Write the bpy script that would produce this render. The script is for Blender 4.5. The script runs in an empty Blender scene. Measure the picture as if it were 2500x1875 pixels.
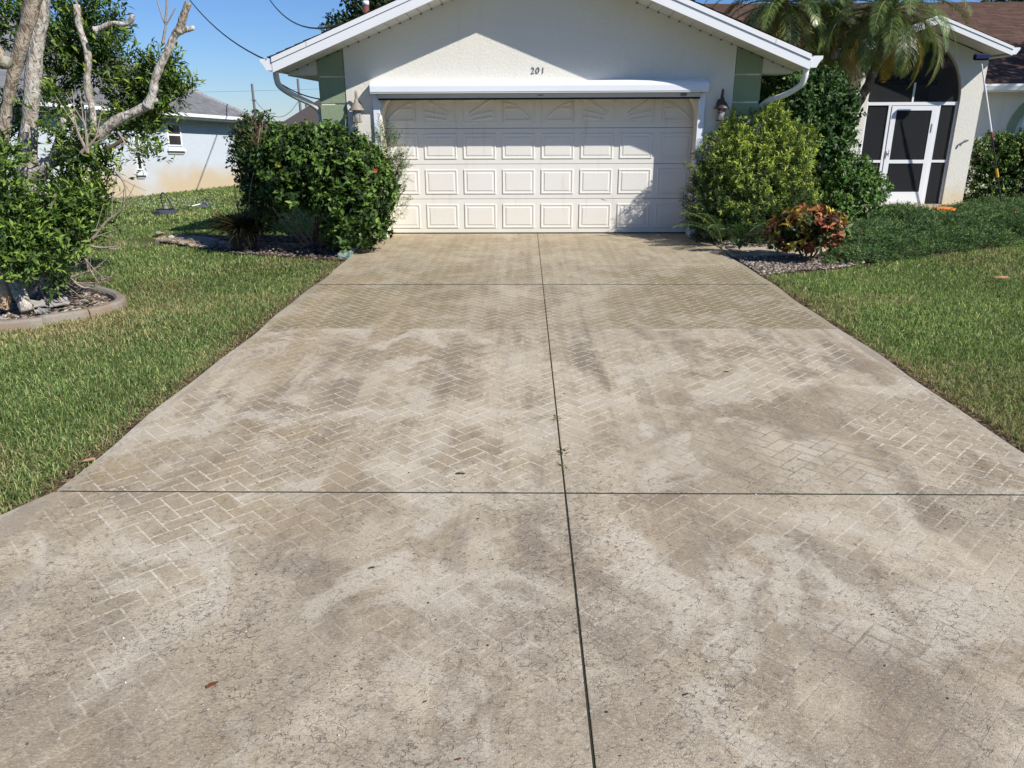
import bpy, bmesh, math, random
import numpy as np
from mathutils import Vector, Matrix
random.seed(7); rng = np.random.default_rng(7)
S = bpy.context.scene
COL = S.collection
PI = math.pi; R_ = math.radians

# ------------------------------------------------------------------ camera, light, exposure
FPX = 1850.0; EYE = 1.745
pitch = math.atan(647/FPX); yaw = -math.atan(35/FPX*math.cos(pitch)); roll = R_(0.25)
Fv = np.array([math.sin(yaw)*math.cos(pitch), math.cos(yaw)*math.cos(pitch), -math.sin(pitch)])
Rv = np.array([math.cos(yaw), -math.sin(yaw), 0.0]); Uv = np.cross(Rv, Fv)
R2 = Rv*math.cos(roll) - Uv*math.sin(roll); U2 = Uv*math.cos(roll) + Rv*math.sin(roll)
CAM = np.array([0, 0, EYE])
cam = bpy.data.cameras.new('camera'); cam.lens = FPX/2500*36; cam.sensor_width = 36; cam.clip_start = .05; cam.clip_end = 5000
camo = bpy.data.objects.new('camera', cam); COL.objects.link(camo); S.camera = camo
camo.matrix_world = Matrix(((R2[0], U2[0], -Fv[0], 0), (R2[1], U2[1], -Fv[1], 0), (R2[2], U2[2], -Fv[2], EYE), (0, 0, 0, 1)))

SUN = Vector((-1.40, 1.0, -1.40)).normalized()          # the way the light travels
w = bpy.data.worlds.new('World'); S.world = w; w.use_nodes = True
nt = w.node_tree; sky = nt.nodes.new('ShaderNodeTexSky'); sky.sky_type = 'NISHITA'; sky.sun_disc = False
sky.sun_elevation = math.asin(-SUN.z)
sky.sun_rotation = math.atan2(-SUN.x, -SUN.y)
sky.altitude = 0; sky.air_density = 1.0; sky.dust_density = 0.0; sky.ozone_density = 6.0
tn = nt.nodes.new('ShaderNodeMix'); tn.data_type = 'RGBA'; tn.blend_type = 'MULTIPLY'; tn.inputs[0].default_value = 1; tn.inputs[7].default_value = (.60, .73, .96, 1)   # even tint: the camera's white balance
nt.links.new(sky.outputs[0], tn.inputs[6]); nt.links.new(tn.outputs[2], nt.nodes['Background'].inputs[0]); nt.nodes['Background'].inputs[1].default_value = 0.095
sl = bpy.data.lights.new('sun', 'SUN'); sl.energy = 5.0; sl.angle = R_(.5); sl.color = (1, .94, .85)
so = bpy.data.objects.new('sun', sl); COL.objects.link(so); so.rotation_euler = SUN.to_track_quat('-Z', 'Y').to_euler()
S.view_settings.view_transform = 'Standard'; S.view_settings.look = 'None'; S.view_settings.exposure = 0.26; S.view_settings.gamma = 1
S.render.resolution_x = 1024; S.render.resolution_y = 768

# ------------------------------------------------------------------ ground height, and points read off the picture (2212-wide measure)
K = 2500/2212
def sm(t): t = np.clip(t, 0, 1); return t*t*(3-2*t)
def gz(x, y): return -0.05 - 0.42*sm((y-11)/13)*sm((-x-2.5)/4)
def ray(x, y): return Fv + R2*(x*K-1250)/FPX + U2*(937.5-y*K)/FPX
def aty(x, y, Y): d = ray(x, y); return CAM + d*(Y/d[1])
def atz(x, y, z=0.0): d = ray(x, y); return CAM + d*((z-EYE)/d[2])
def grd(x, y):
    z = -.05
    for _ in range(12):
        p = atz(x, y, z); z = float(gz(p[0], p[1]))
    return atz(x, y, z)
def msize(px, Y): return px*K*(Y*math.cos(pitch)+.4)/FPX   # picture length -> metres at depth Y

# ------------------------------------------------------------------ materials
class NT:
    def __init__(s, name, rough=.8, spec=.3):
        s.m = bpy.data.materials.new(name); s.m.use_nodes = True; s.t = s.m.node_tree
        s.b = s.t.nodes['Principled BSDF']; s.b.inputs['Roughness'].default_value = rough
        s.b.inputs['Specular IOR Level'].default_value = spec
        s._p = None
    def n(s, t, **kw):
        o = s.t.nodes.new(t)
        for k, v in kw.items(): setattr(o, k, v)
        return o
    def put(s, sock, v):
        if v is None: return
        if hasattr(v, 'is_output'): s.t.links.new(v, sock)
        elif isinstance(v, (tuple, list)) and len(v) == 3 and sock.type == 'RGBA': sock.default_value = (*v, 1)
        else: sock.default_value = v
    def pos(s):
        if s._p is None: s._p = s.n('ShaderNodeNewGeometry').outputs['Position']
        return s._p
    def xyz(s, v=None):
        o = s.n('ShaderNodeSeparateXYZ'); s.put(o.inputs[0], v or s.pos()); return o.outputs
    def scale(s, v, sc, loc=(0, 0, 0), rot=0):
        o = s.n('ShaderNodeMapping'); s.put(o.inputs[0], v); o.inputs['Scale'].default_value = sc; o.inputs['Location'].default_value = loc
        o.inputs['Rotation'].default_value = (0, 0, rot); return o.outputs[0]
    def m_(s, op, a, b=None, c=None, clamp=False):
        o = s.n('ShaderNodeMath', operation=op, use_clamp=clamp)
        s.put(o.inputs[0], a); s.put(o.inputs[1], b); s.put(o.inputs[2], c); return o.outputs[0]
    def noise(s, sc, v=None, det=4, rough=.55, dist=0):
        o = s.n('ShaderNodeTexNoise'); s.put(o.inputs['Vector'], v or s.pos()); o.inputs['Scale'].default_value = sc
        o.inputs['Detail'].default_value = det; o.inputs['Roughness'].default_value = rough; o.inputs['Distortion'].default_value = dist
        return o.outputs[0]
    def voro(s, sc, v=None, feature='F1', out=0):
        o = s.n('ShaderNodeTexVoronoi', feature=feature); s.put(o.inputs['Vector'], v or s.pos()); o.inputs['Scale'].default_value = sc
        return o.outputs[out]
    def mr(s, v, a, b, c=0., d=1.):
        o = s.n('ShaderNodeMapRange', interpolation_type='SMOOTHSTEP'); s.put(o.inputs[0], v)
        for i, q in enumerate((a, b, c, d)): o.inputs[i+1].default_value = q
        return o.outputs[0]
    def mix(s, f, a, b, mode='MIX'):
        o = s.n('ShaderNodeMix', data_type='RGBA', blend_type=mode, clamp_factor=True)
        s.put(o.inputs[0], f); s.put(o.inputs[6], a); s.put(o.inputs[7], b); return o.outputs[2]
    def attr(s, name, fac=False):
        o = s.n('ShaderNodeAttribute', attribute_name=name); return o.outputs['Fac' if fac else 'Color']
    def rnd(s): return s.n('ShaderNodeObjectInfo').outputs['Random']
    def base(s, v): s.put(s.b.inputs['Base Color'], v); return s
    def bump(s, h, st=.3, dist=.01):
        o = s.n('ShaderNodeBump'); o.inputs['Strength'].default_value = st; o.inputs['Distance'].default_value = dist
        s.put(o.inputs['Height'], h); s.put(s.b.inputs['Normal'], o.outputs[0]); return s
    def translucent(s, col, f):
        tr = s.n('ShaderNodeBsdfTranslucent'); s.put(tr.inputs[0], col)
        mx = s.n('ShaderNodeMixShader'); mx.inputs[0].default_value = f
        s.t.links.new(s.b.outputs[0], mx.inputs[1]); s.t.links.new(tr.outputs[0], mx.inputs[2])
        s.t.links.new(mx.outputs[0], s.t.nodes['Material Output'].inputs['Surface']); return s

def plain(name, c, rough=.6, var=.12, sc=8, bump=0, bsc=60, spec=.3, metal=0):
    q = NT(name, rough, spec); n = q.noise(sc, det=5)
    lo = tuple(v*(1-var) for v in c); hi = tuple(min(1, v*(1+var)) for v in c)
    q.base(q.mix(n, lo, hi)); q.b.inputs['Metallic'].default_value = metal
    if bump: q.bump(q.noise(bsc, det=3), bump, .004)
    return q.m

def stucco(name, c, stain=None):
    q = NT(name, .85, .2)
    n = q.noise(1.3, det=5); c1 = q.mix(n, tuple(v*.93 for v in c), tuple(v*1.05 for v in c))
    n2 = q.noise(40, det=3); c1 = q.mix(q.mr(n2, .3, .7, 0, .12), c1, tuple(v*.75 for v in c))
    if stain == 'rust':
        p = q.xyz(); wv = q.noise(.55, det=3)
        edge = q.m_('ADD', q.m_('MULTIPLY', wv, 2.4), -1.05)
        f = q.mr(q.m_('SUBTRACT', p[2], edge), .45, -.55, 0, .75)
        c1 = q.mix(f, c1, (.50, .36, .17))
        c1 = q.mix(q.mr(q.noise(9, det=6), .45, .75, 0, .25), c1, (.45, .47, .47))
    if stain is None or stain == 'foot':
        dr_ = q.mr(q.noise(5, q.scale(q.pos(), (1, 1, .10)), det=5), .55, .75, 0, .28); c1 = q.mix(dr_, c1, tuple(v*.70 for v in c))
    if stain == 'foot':
        p = q.xyz(); f = q.mr(q.m_('SUBTRACT', p[2], q.m_('MULTIPLY', q.noise(3), .5)), .3, -.15, 0, .7)
        c1 = q.mix(f, c1, (.60, .48, .28))
    q.base(c1)
    v = q.scale(q.pos(), (1, 1, 1)); h1 = q.noise(22, det=4, dist=1.6, rough=.6); h2 = q.noise(140, det=2)
    h = q.m_('ADD', q.mr(h1, .42, .62), q.m_('MULTIPLY', h2, .35))
    q.bump(h, .27, .009); return q.m

M = {}
M['stucco'] = stucco('stucco_cream', (.74, .725, .66))
M['stucco_foot'] = stucco('stucco_cream_footed', (.74, .725, .66), 'foot')
M['green'] = stucco('stucco_sage', (.265, .335, .22))
M['blue'] = stucco('stucco_pale_blue', (.50, .56, .63), 'rust')
M['reveal'] = plain('reveal_paint', (.74, .66, .52), .7, .05, 3, .15)
M['white'] = plain('white_paint', (.78, .80, .83), .42, .04, 2)
M['shutter'] = plain('white_shutter_metal', (.74, .78, .84), .38, .05, 3)
M['soffit'] = plain('soffit_vinyl', (.66, .65, .60), .55, .06, 5)
M['door'] = plain('garage_door_paint', (.74, .73, .685), .5, .045, 2.5, .05, 300)
M['black'] = plain('black_gap', (.012, .012, .014), .7)
M['digit'] = plain('dark_metal_digit', (.09, .085, .08), .5)
M['sticker'] = plain('grey_sticker', (.16, .17, .18), .5)
M['lamp'] = plain('lamp_bronze', (.27, .235, .20), .5, .2, 30, .1)
M['lampdark'] = plain('lamp_dark_bronze', (.07, .05, .045), .45, .2, 30, .1)
M['bulb'] = plain('bulb_white', (.75, .75, .72), .3)
M['wand'] = plain('wand_black', (.03, .03, .035), .45)
M['yellow'] = plain('yellow_plastic', (.75, .42, .04), .5)
M['bluebrush'] = plain('navy_brush', (.012, .018, .06), .9, .3, 60, .6)
M['steel'] = plain('grey_steel', (.35, .36, .38), .35, .1, 20, metal=.3)
M['trimgrey'] = plain('grey_trim', (.33, .33, .33), .6)
M['wood_pole'] = plain('pole_wood', (.17, .17, .18), .9, .2, 10, .3)
M['wire'] = plain('wire_black', (.015, .015, .02), .6)
M['insulator'] = plain('pole_box', (.35, .36, .38), .6)
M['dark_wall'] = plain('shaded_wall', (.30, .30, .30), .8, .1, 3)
M['orange'] = plain('orange_sponge', (.80, .22, .03), .8, .25, 30, .5, 60)
M['flower_red'] = plain('flower_red', (.62, .06, .03), .6)
M['flower_yel'] = plain('flower_yellow', (.8, .5, .02), .6)
M['pot'] = plain('dark_planter', (.022, .02, .02), .6, .3, 20, .2)
M['paper'] = plain('pale_bark_sheet', (.30, .29, .27), .8, .2, 30, .4)
M['cutwood'] = plain('cut_wood', (.52, .36, .21), .8, .25, 16, .3)
M['deadleaf'] = plain('dead_leaf', (.14, .05, .025), .7, .3, 60)
M['darkleaf'] = plain('dark_leaf', (.05, .045, .03), .7, .3, 60)
M['tanleaf'] = plain('tan_leaf', (.42, .24, .13), .7, .3, 60)

def doorpaint():     # chalky off-white with cream road grime low down and faint drips
    q = NT('garage_door_weathered', .5, .3); z = q.xyz()[2]; n = q.noise(2.5, det=5); c = q.mix(n, (.72, .71, .665), (.765, .755, .71))
    g = q.mr(q.m_('ADD', z, q.m_('MULTIPLY', q.noise(3.5, det=6), .9)), 1.25, .35, 0, .45); c = q.mix(g, c, (.72, .675, .56))
    d = q.mr(q.noise(9, q.scale(q.pos(), (1, 1, .12)), det=4), .56, .74, 0, .3); c = q.mix(d, c, (.50, .47, .40))
    sp = q.mr(q.noise(70, det=4), .66, .74, 0, .35); c = q.mix(sp, c, (.35, .30, .22)); q.base(c); q.bump(q.noise(140, det=3), .06, .002); return q.m
M['door'] = doorpaint()
def glass_dark(name, c, a):
    q = NT(name, .12, .5); q.base(c); q.b.inputs['Alpha'].default_value = a; return q.m
M['pane'] = glass_dark('window_glass', (.035, .035, .035), 1); M['pane'].node_tree.nodes['Principled BSDF'].inputs['Roughness'].default_value = .08
M['lampglass'] = glass_dark('lamp_glass', (.55, .55, .52), .28)
def screen():
    q = NT('insect_screen', .8, .1); q.base((.035, .037, .042))
    q.b.inputs['Alpha'].default_value = .5; return q.m
M['screen'] = screen()

def shingle(name, c1, c2):
    q = NT(name, .92, .15); t = q.attr('tint', True)
    n = q.noise(3, det=4); g = q.noise(220, det=2)
    c = q.mix(t, c1, c2); c = q.mix(q.mr(n, .35, .7, 0, .35), c, tuple(v*.75 for v in c1))
    c = q.mix(q.mr(g, .4, .75, 0, .4), c, tuple(min(1, v*1.7) for v in c2)); q.base(c); q.bump(g, .4, .003); return q.m
M['sh_brown'] = shingle('shingle_brown', (.075, .045, .036), (.125, .078, .062))
M['sh_grey'] = shingle('shingle_grey', (.12, .125, .135), (.18, .185, .20))
M['sh_taupe'] = shingle('shingle_taupe', (.12, .10, .10), (.17, .145, .14))

def bark(name, c1, c2, c3):
    q = NT(name, .9, .15); v = q.scale(q.pos(), (1, 1, .35))
    n = q.noise(9, det=6, dist=.8); n2 = q.noise(30, v, det=5, dist=1.5); n3 = q.noise(5, det=3)
    c = q.mix(q.mr(n, .35, .65), c1, c2); c = q.mix(q.mr(n2, .48, .60, 0, .85), c, c3)
    c = q.mix(q.mr(n3, .58, .7, 0, .5), c, (.36, .42, .33))
    q.base(c); q.bump(q.m_('ADD', n2, n), .9, .02); return q.m
M['bark_pale'] = bark('bark_pale', (.40, .35, .29), (.60, .58, .54), (.15, .12, .09))
M['bark_brown'] = bark('bark_brown', (.30, .255, .20), (.44, .38, .30), (.13, .095, .07))
M['twig'] = plain('twig_bark', (.33, .27, .22), .9, .25, 20, .3)
M['stem_dark'] = plain('stem_bark', (.12, .095, .07), .9, .3, 20, .3)
M['palm_trunk'] = bark('palm_trunk', (.10, .08, .06), (.17, .13, .09), (.04, .03, .02))

def leafmat(name, rough=.45, tr=.28, spec=.4):
    q = NT(name, rough, spec); c = q.attr('col'); q.base(c)
    b = q.mix(.5, c, q.mix(1, c, (.9, 1.0, .25), 'MULTIPLY')); q.translucent(b, tr); return q.m
M['leaf'] = leafmat('leaf', .6, .28, .25); M['leaf_gloss'] = leafmat('leaf_gloss', .46, .22, .32); M['grass'] = leafmat('grass_blade', .65, .45, .25)
def chipmat():
    q = NT('chips', .85, .2); q.base(q.attr('col')); q.bump(q.noise(90, det=3), .3, .004); return q.m
M['chips'] = chipmat()

# ---- driveway coating -------------------------------------------------------
def driveway_mat(name, grout):
    q = NT(name, .78, .25)
    P = q.xyz(); X, Y = P[0], P[1]
    long_ = q.scale(q.pos(), (1.0, .28, 1.0)); warp = q.noise(1.9, q.scale(q.pos(), (1, .55, 1)), det=6, rough=.62, dist=.5)
    streak = q.noise(3.6, q.scale(q.pos(), (1, .13, 1), rot=R_(-6)), det=4, rough=.6)
    big = q.noise(.85, q.scale(q.pos(), (1, .6, 1), (3.1, 1.7, 0)), det=5, rough=.6, dist=.4)
    mid = q.noise(4.5, q.scale(q.pos(), (1, .8, 1)), det=6, rough=.68, dist=.9)
    fine = q.noise(34, det=6, rough=.72); grain = q.noise(190, det=3, rough=.7)
    clean = (.60, .525, .395); greybeige = (.48, .415, .305); tan = (.365, .285, .185); taupe = (.255, .215, .165); olive = (.275, .23, .13)
    t1 = q.mr(big, .40, .60); t2 = q.mr(mid, .44, .60); t3 = q.mr(warp, .47, .60)
    track = q.noise(4.2, q.scale(q.pos(), (1, .07, 1), rot=R_(-3)), det=5, rough=.65); track2 = q.noise(11, q.scale(q.pos(), (1, .06, 1), rot=R_(2)), det=3)
    t4 = q.m_('MULTIPLY', q.mr(track, .46, .62), q.mr(warp, .36, .54))
    t5 = q.mr(track2, .5, .64)
    c = q.mix(q.m_('MULTIPLY', t1, .8), clean, greybeige)
    c = q.mix(q.m_('MULTIPLY', t3, .6), c, tan)
    c = q.mix(q.m_('MULTIPLY', t4, q.mr(Y, 2.6, 5.0, .40, .75)), c, taupe)
    c = q.mix(q.m_('MULTIPLY', t5, q.mr(Y, 3.0, 5.0, 0, .28)), c, taupe)
    c = q.mix(q.m_('MULTIPLY', q.m_('MULTIPLY', t2, t3), .45), c, taupe)
    # the far panels: golden-olive staining that stops at the joints
    farp = q.mr(Y, 6.475, 6.485); side = q.mr(q.m_('ABSOLUTE', q.m_('SUBTRACT', q.m_('SUBTRACT', X, .2), q.m_('MULTIPLY', q.m_('SUBTRACT', warp, .5), 2.2))), .35, 1.25)
    near8 = q.mr(Y, 9.46, 9.2, .35, 1)
    c = q.mix(q.m_('MULTIPLY', q.m_('MULTIPLY', farp, side), q.m_('MULTIPLY', near8, .85)), c, olive)
    c = q.mix(q.m_('MULTIPLY', farp, .30), c, olive)
    c = q.mix(q.m_('MULTIPLY', q.mr(Y, 8.4, 12.3, 0, .45), 1.0), c, (.50, .42, .30))
    gold = q.m_('MULTIPLY', q.mr(X, -.1, -1.5), q.mr(q.noise(1.4, q.scale(q.pos(), (1, .6, 1), (9, 4, 0)), det=6, rough=.65, dist=.6), .46, .58))
    c = q.mix(q.m_('MULTIPLY', gold, .62), c, (.41, .325, .195))
    dark = q.m_('MULTIPLY', q.mr(q.noise(1.25, q.scale(q.pos(), (1, .8, 1), (5, 8, 0)), det=7, rough=.7, dist=.7), .48, .64), q.mr(Y, 5.2, 2.6, .2, .8))
    c = q.mix(q.m_('MULTIPLY', dark, .7), c, (.225, .185, .145))
    pale = q.mr(q.noise(2.1, q.scale(q.pos(), (1, .8, 1), (15, 2, 0)), det=6, rough=.6, dist=.8), .50, .60, 0, .75)
    c = q.mix(q.m_('MULTIPLY', pale, q.mr(Y, 6.48, 6.46, .4, 1)), c, (.63, .575, .465))
    blue = q.mr(q.noise(1.1, q.scale(q.pos(), (1, .9, 1), (2.7, 12, 0)), det=4, dist=.5), .62, .74, 0, .25)
    c = q.mix(blue, c, (.47, .455, .42))
    nd = q.m_('MULTIPLY', q.mr(Y, 2.75, 1.9, 0, .55), q.mr(q.noise(2.3, q.scale(q.pos(), (1, 1, 1), (3, 33, 0)), det=7, rough=.72), .36, .6)); c = q.mix(nd, c, (.25, .20, .145))
    if grout:
        show = q.mr(q.noise(1.35, q.scale(q.pos(), (1, .55, 1), (21, 3, 0)), det=5, dist=.6), .38, .55)
        show = q.m_('MULTIPLY', show, q.m_('MAXIMUM', q.mr(Y, 2.6, 3.8, .30, 1.0), q.m_('MULTIPLY', q.mr(X, -.9, -1.4), q.mr(Y, 1.9, 2.7, .35, .95))))
        show = q.m_('MAXIMUM', show, q.mr(Y, 2.6, 3.9, .16, .7)); show = q.m_('MULTIPLY', show, q.mr(q.noise(46, det=3), .38, .54, .25, 1)); show = q.m_('MULTIPLY', show, q.m_('MULTIPLY', q.mr(X, -2.30, -2.26), q.mr(X, 2.70, 2.66)))
        c = q.mix(q.m_('MULTIPLY', show, .85), c, (.74, .67, .53))
        dz = q.m_('MULTIPLY', q.mr(q.noise(1.1, q.scale(q.pos(), (1, .7, 1), (4, 14, 0)), det=4), .47, .56), q.mr(Y, 7.5, 5.5)); dz = q.m_('MULTIPLY', dz, q.mr(X, .3, 1.2, .25, 1))
        c = q.mix(q.m_('MULTIPLY', dz, .75), c, (.24, .20, .155))
        dg = q.m_('MULTIPLY', q.mr(fine, .50, .60), q.mr(q.noise(.9, q.scale(q.pos(), (1, 1, 1), (31, 7, 0)), det=3), .44, .58))
        c = q.mix(q.m_('MULTIPLY', dg, .75), c, (.16, .145, .13))
    else:
        t = q.attr('tint', True)
        c = q.mix(q.m_('MULTIPLY', q.m_('MULTIPLY_ADD', t, .6, .35), q.mr(Y, 2.2, 3.8, .35, 1)), c, q.mix(1, c, (.80, .765, .71), 'MULTIPLY'))
        dg = None
    # crazing: thin dark cracks, patchy, stronger close to the street
    cv = q.n('ShaderNodeVectorMath', operation='ADD'); q.put(cv.inputs[0], q.pos())
    nz = q.n('ShaderNodeTexNoise'); nz.inputs['Scale'].default_value = 22; nz.inputs['Detail'].default_value = 5; q.put(nz.inputs['Vector'], q.pos())
    sc = q.n('ShaderNodeVectorMath', operation='SCALE'); q.put(sc.inputs[0], nz.outputs['Color']); sc.inputs['Scale'].default_value = .07
    q.put(cv.inputs[1], sc.outputs[0])
    e1 = q.voro(13.5, q.scale(cv.outputs[0], (.75, 1.15, 1)), 'DISTANCE_TO_EDGE'); e2 = q.voro(31, q.scale(cv.outputs[0], (.7, 1.2, 1)), 'DISTANCE_TO_EDGE')
    zone = q.mr(q.noise(1.7, q.scale(q.pos(), (1, 1, 1), (1, 5, 0)), det=4), .42, .56)
    brk = q.mr(q.noise(17, det=3), .44, .58)
    k1 = q.m_('MULTIPLY', q.m_('MULTIPLY', q.mr(e1, .020, .004), brk), q.m_('MULTIPLY', zone, q.mr(Y, 4.6, 2.6, 0, .95)))
    zone2 = q.mr(q.noise(1.4, q.scale(q.pos(), (1, .7, 1), (8, 1, 0)), det=4), .47, .62)
    k2 = q.m_('MULTIPLY', q.m_('MULTIPLY', q.mr(e2, .058, .012), q.mr(q.noise(31, det=3), .47, .58)), q.m_('MULTIPLY', zone2, q.mr(Y, 6.4, 3.0, .35, .95)))
    kk = q.m_('MAXIMUM', k1, k2)
    c = q.mix(q.m_('MULTIPLY', kk, .8), c, (.15, .12, .09))
    fl = q.m_('MULTIPLY', q.mr(fine, .54, .64), q.mr(mid, .38, .60)); c = q.mix(q.m_('MULTIPLY', fl, q.mr(Y, 2, 7, .85, .5)), c, (.16, .13, .10))
    g2 = q.noise(95, q.scale(q.pos(), (.7, 1.3, 1)), det=5, rough=.8); c = q.mix(q.m_('MULTIPLY', q.mr(g2, .52, .62), q.mr(Y, 1.6, 5.5, .6, .1)), c, (.19, .155, .115)); c = q.mix(q.m_('MULTIPLY', q.mr(g2, .46, .38), q.mr(Y, 1.6, 5.5, .45, .1)), c, (.64, .58, .47))
    lt = q.mr(fine, .42, .33, 0, .35); c = q.mix(lt, c, (.60, .56, .48))
    c = q.mix(q.mr(grain, .53, .70, 0, .5), c, (.16, .135, .11)); c = q.mix(q.mr(grain, .42, .28, 0, .25), c, (.66, .62, .54))
    # bare, cleaner strip along both edges
    ed = q.m_('MAXIMUM', q.mr(X, -2.26, -2.30, 0, .3), q.mr(X, 2.66, 2.70, 0, .3)); c = q.mix(ed, c, (.40, .36, .285))
    q.base(c)
    h = q.m_('SUBTRACT', q.m_('ADD', q.m_('MULTIPLY', fine, .7), q.m_('MULTIPLY', grain, .5)), q.m_('MULTIPLY', kk, 1.2))
    q.bump(h, .6, .007); return q.m
M['coat'] = driveway_mat('driveway_coating', False); M['grout'] = driveway_mat('driveway_grout', True)
def concrete(name, c, stainc=(.36, .24, .13)):
    q = NT(name, .85, .2); n = q.noise(3, det=6, dist=.5); f = q.noise(60, det=4)
    col = q.mix(q.mr(n, .45, .65, 0, .6), c, stainc); col = q.mix(q.mr(f, .5, .7, 0, .4), col, tuple(v*.55 for v in c)); q.base(col); q.bump(f, .4, .004); return q.m
M['concrete'] = concrete('old_concrete', (.44, .41, .36)); M['path'] = concrete('path_concrete', (.47, .41, .31)); M['curb'] = concrete('curb_concrete', (.27, .24, .20), (.24, .14, .065))
def dirt():
    q = NT('lawn_soil', .95, .1); n = q.noise(2.2, det=5); f = q.noise(45, det=5)
    P = q.xyz()
    c = q.mix(q.mr(n, .4, .6), (.085, .115, .035), (.13, .125, .055)); c = q.mix(q.mr(f, .45, .7, 0, .7), c, (.03, .035, .015)); q.base(c); q.bump(f, .8, .02); return q.m
M['soil'] = dirt()
def mulchm():
    q = NT('mulch_soil', .95, .1); f = q.noise(30, det=6); q.base(q.mix(q.mr(f, .4, .65), (.028, .02, .016), (.12, .085, .06))); q.bump(f, .9, .02); return q.m
M['mulch'] = mulchm()
def slabgreen():
    q = NT('green_painted_concrete', .6, .3); n = q.noise(26, det=6, dist=.8); c = q.mix(q.mr(n, .47, .56), (.07, .15, .115), (.33, .38, .35))
    c = q.mix(q.mr(q.noise(60, det=3), .6, .66), c, (.6, .62, .6)); q.base(c); q.bump(n, .4, .005); return q.m
M['slabgreen'] = slabgreen()

# ------------------------------------------------------------------ object helpers
def meta(o, label=None, cat=None, group=None, kind=None):
    if label: o['label'] = label
    if cat: o['category'] = cat
    if group: o['group'] = group
    if kind: o['kind'] = kind
    return o
def empty(name, loc=(0, 0, 0), **kw):
    o = bpy.data.objects.new(name, None); o.location = loc; COL.objects.link(o); return meta(o, **kw)
def link(name, me, mat, parent=None, loc=None, **kw):
    o = bpy.data.objects.new(name, me)
    if mat is not None and not len(me.materials): me.materials.append(mat)
    COL.objects.link(o)
    if parent is not None:
        o.parent = parent
        root = parent
        tot = Vector((0, 0, 0))
        while root is not None: tot += root.location; root = root.parent
        o.location = (Vector(loc) if loc is not None else Vector((0, 0, 0))) - tot
    elif loc is not None: o.location = loc
    return meta(o, **kw)
def arrays(name, V, T, col=None, tint=None, smooth=False):
    V = np.asarray(V, np.float32); T = np.asarray(T, np.int32)
    me = bpy.data.meshes.new(name); k = T.shape[1]
    me.vertices.add(len(V)); me.vertices.foreach_set('co', V.ravel())
    me.loops.add(T.size); me.loops.foreach_set('vertex_index', T.ravel())
    me.polygons.add(len(T)); me.polygons.foreach_set('loop_start', np.arange(0, T.size, k, dtype=np.int32))
    try: me.polygons.foreach_set('loop_total', np.full(len(T), k, np.int32))
    except Exception: pass
    if smooth: me.polygons.foreach_set('use_smooth', np.ones(len(T), bool))
    me.update(calc_edges=True)
    if col is not None:
        a = me.attributes.new('col', 'FLOAT_COLOR', 'POINT'); c = np.ones((len(V), 4), np.float32); c[:, :3] = col; a.data.foreach_set('color', c.ravel())
    if tint is not None:
        a = me.attributes.new('tint', 'FLOAT', 'POINT'); a.data.foreach_set('value', np.asarray(tint, np.float32).ravel())
    return me

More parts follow.
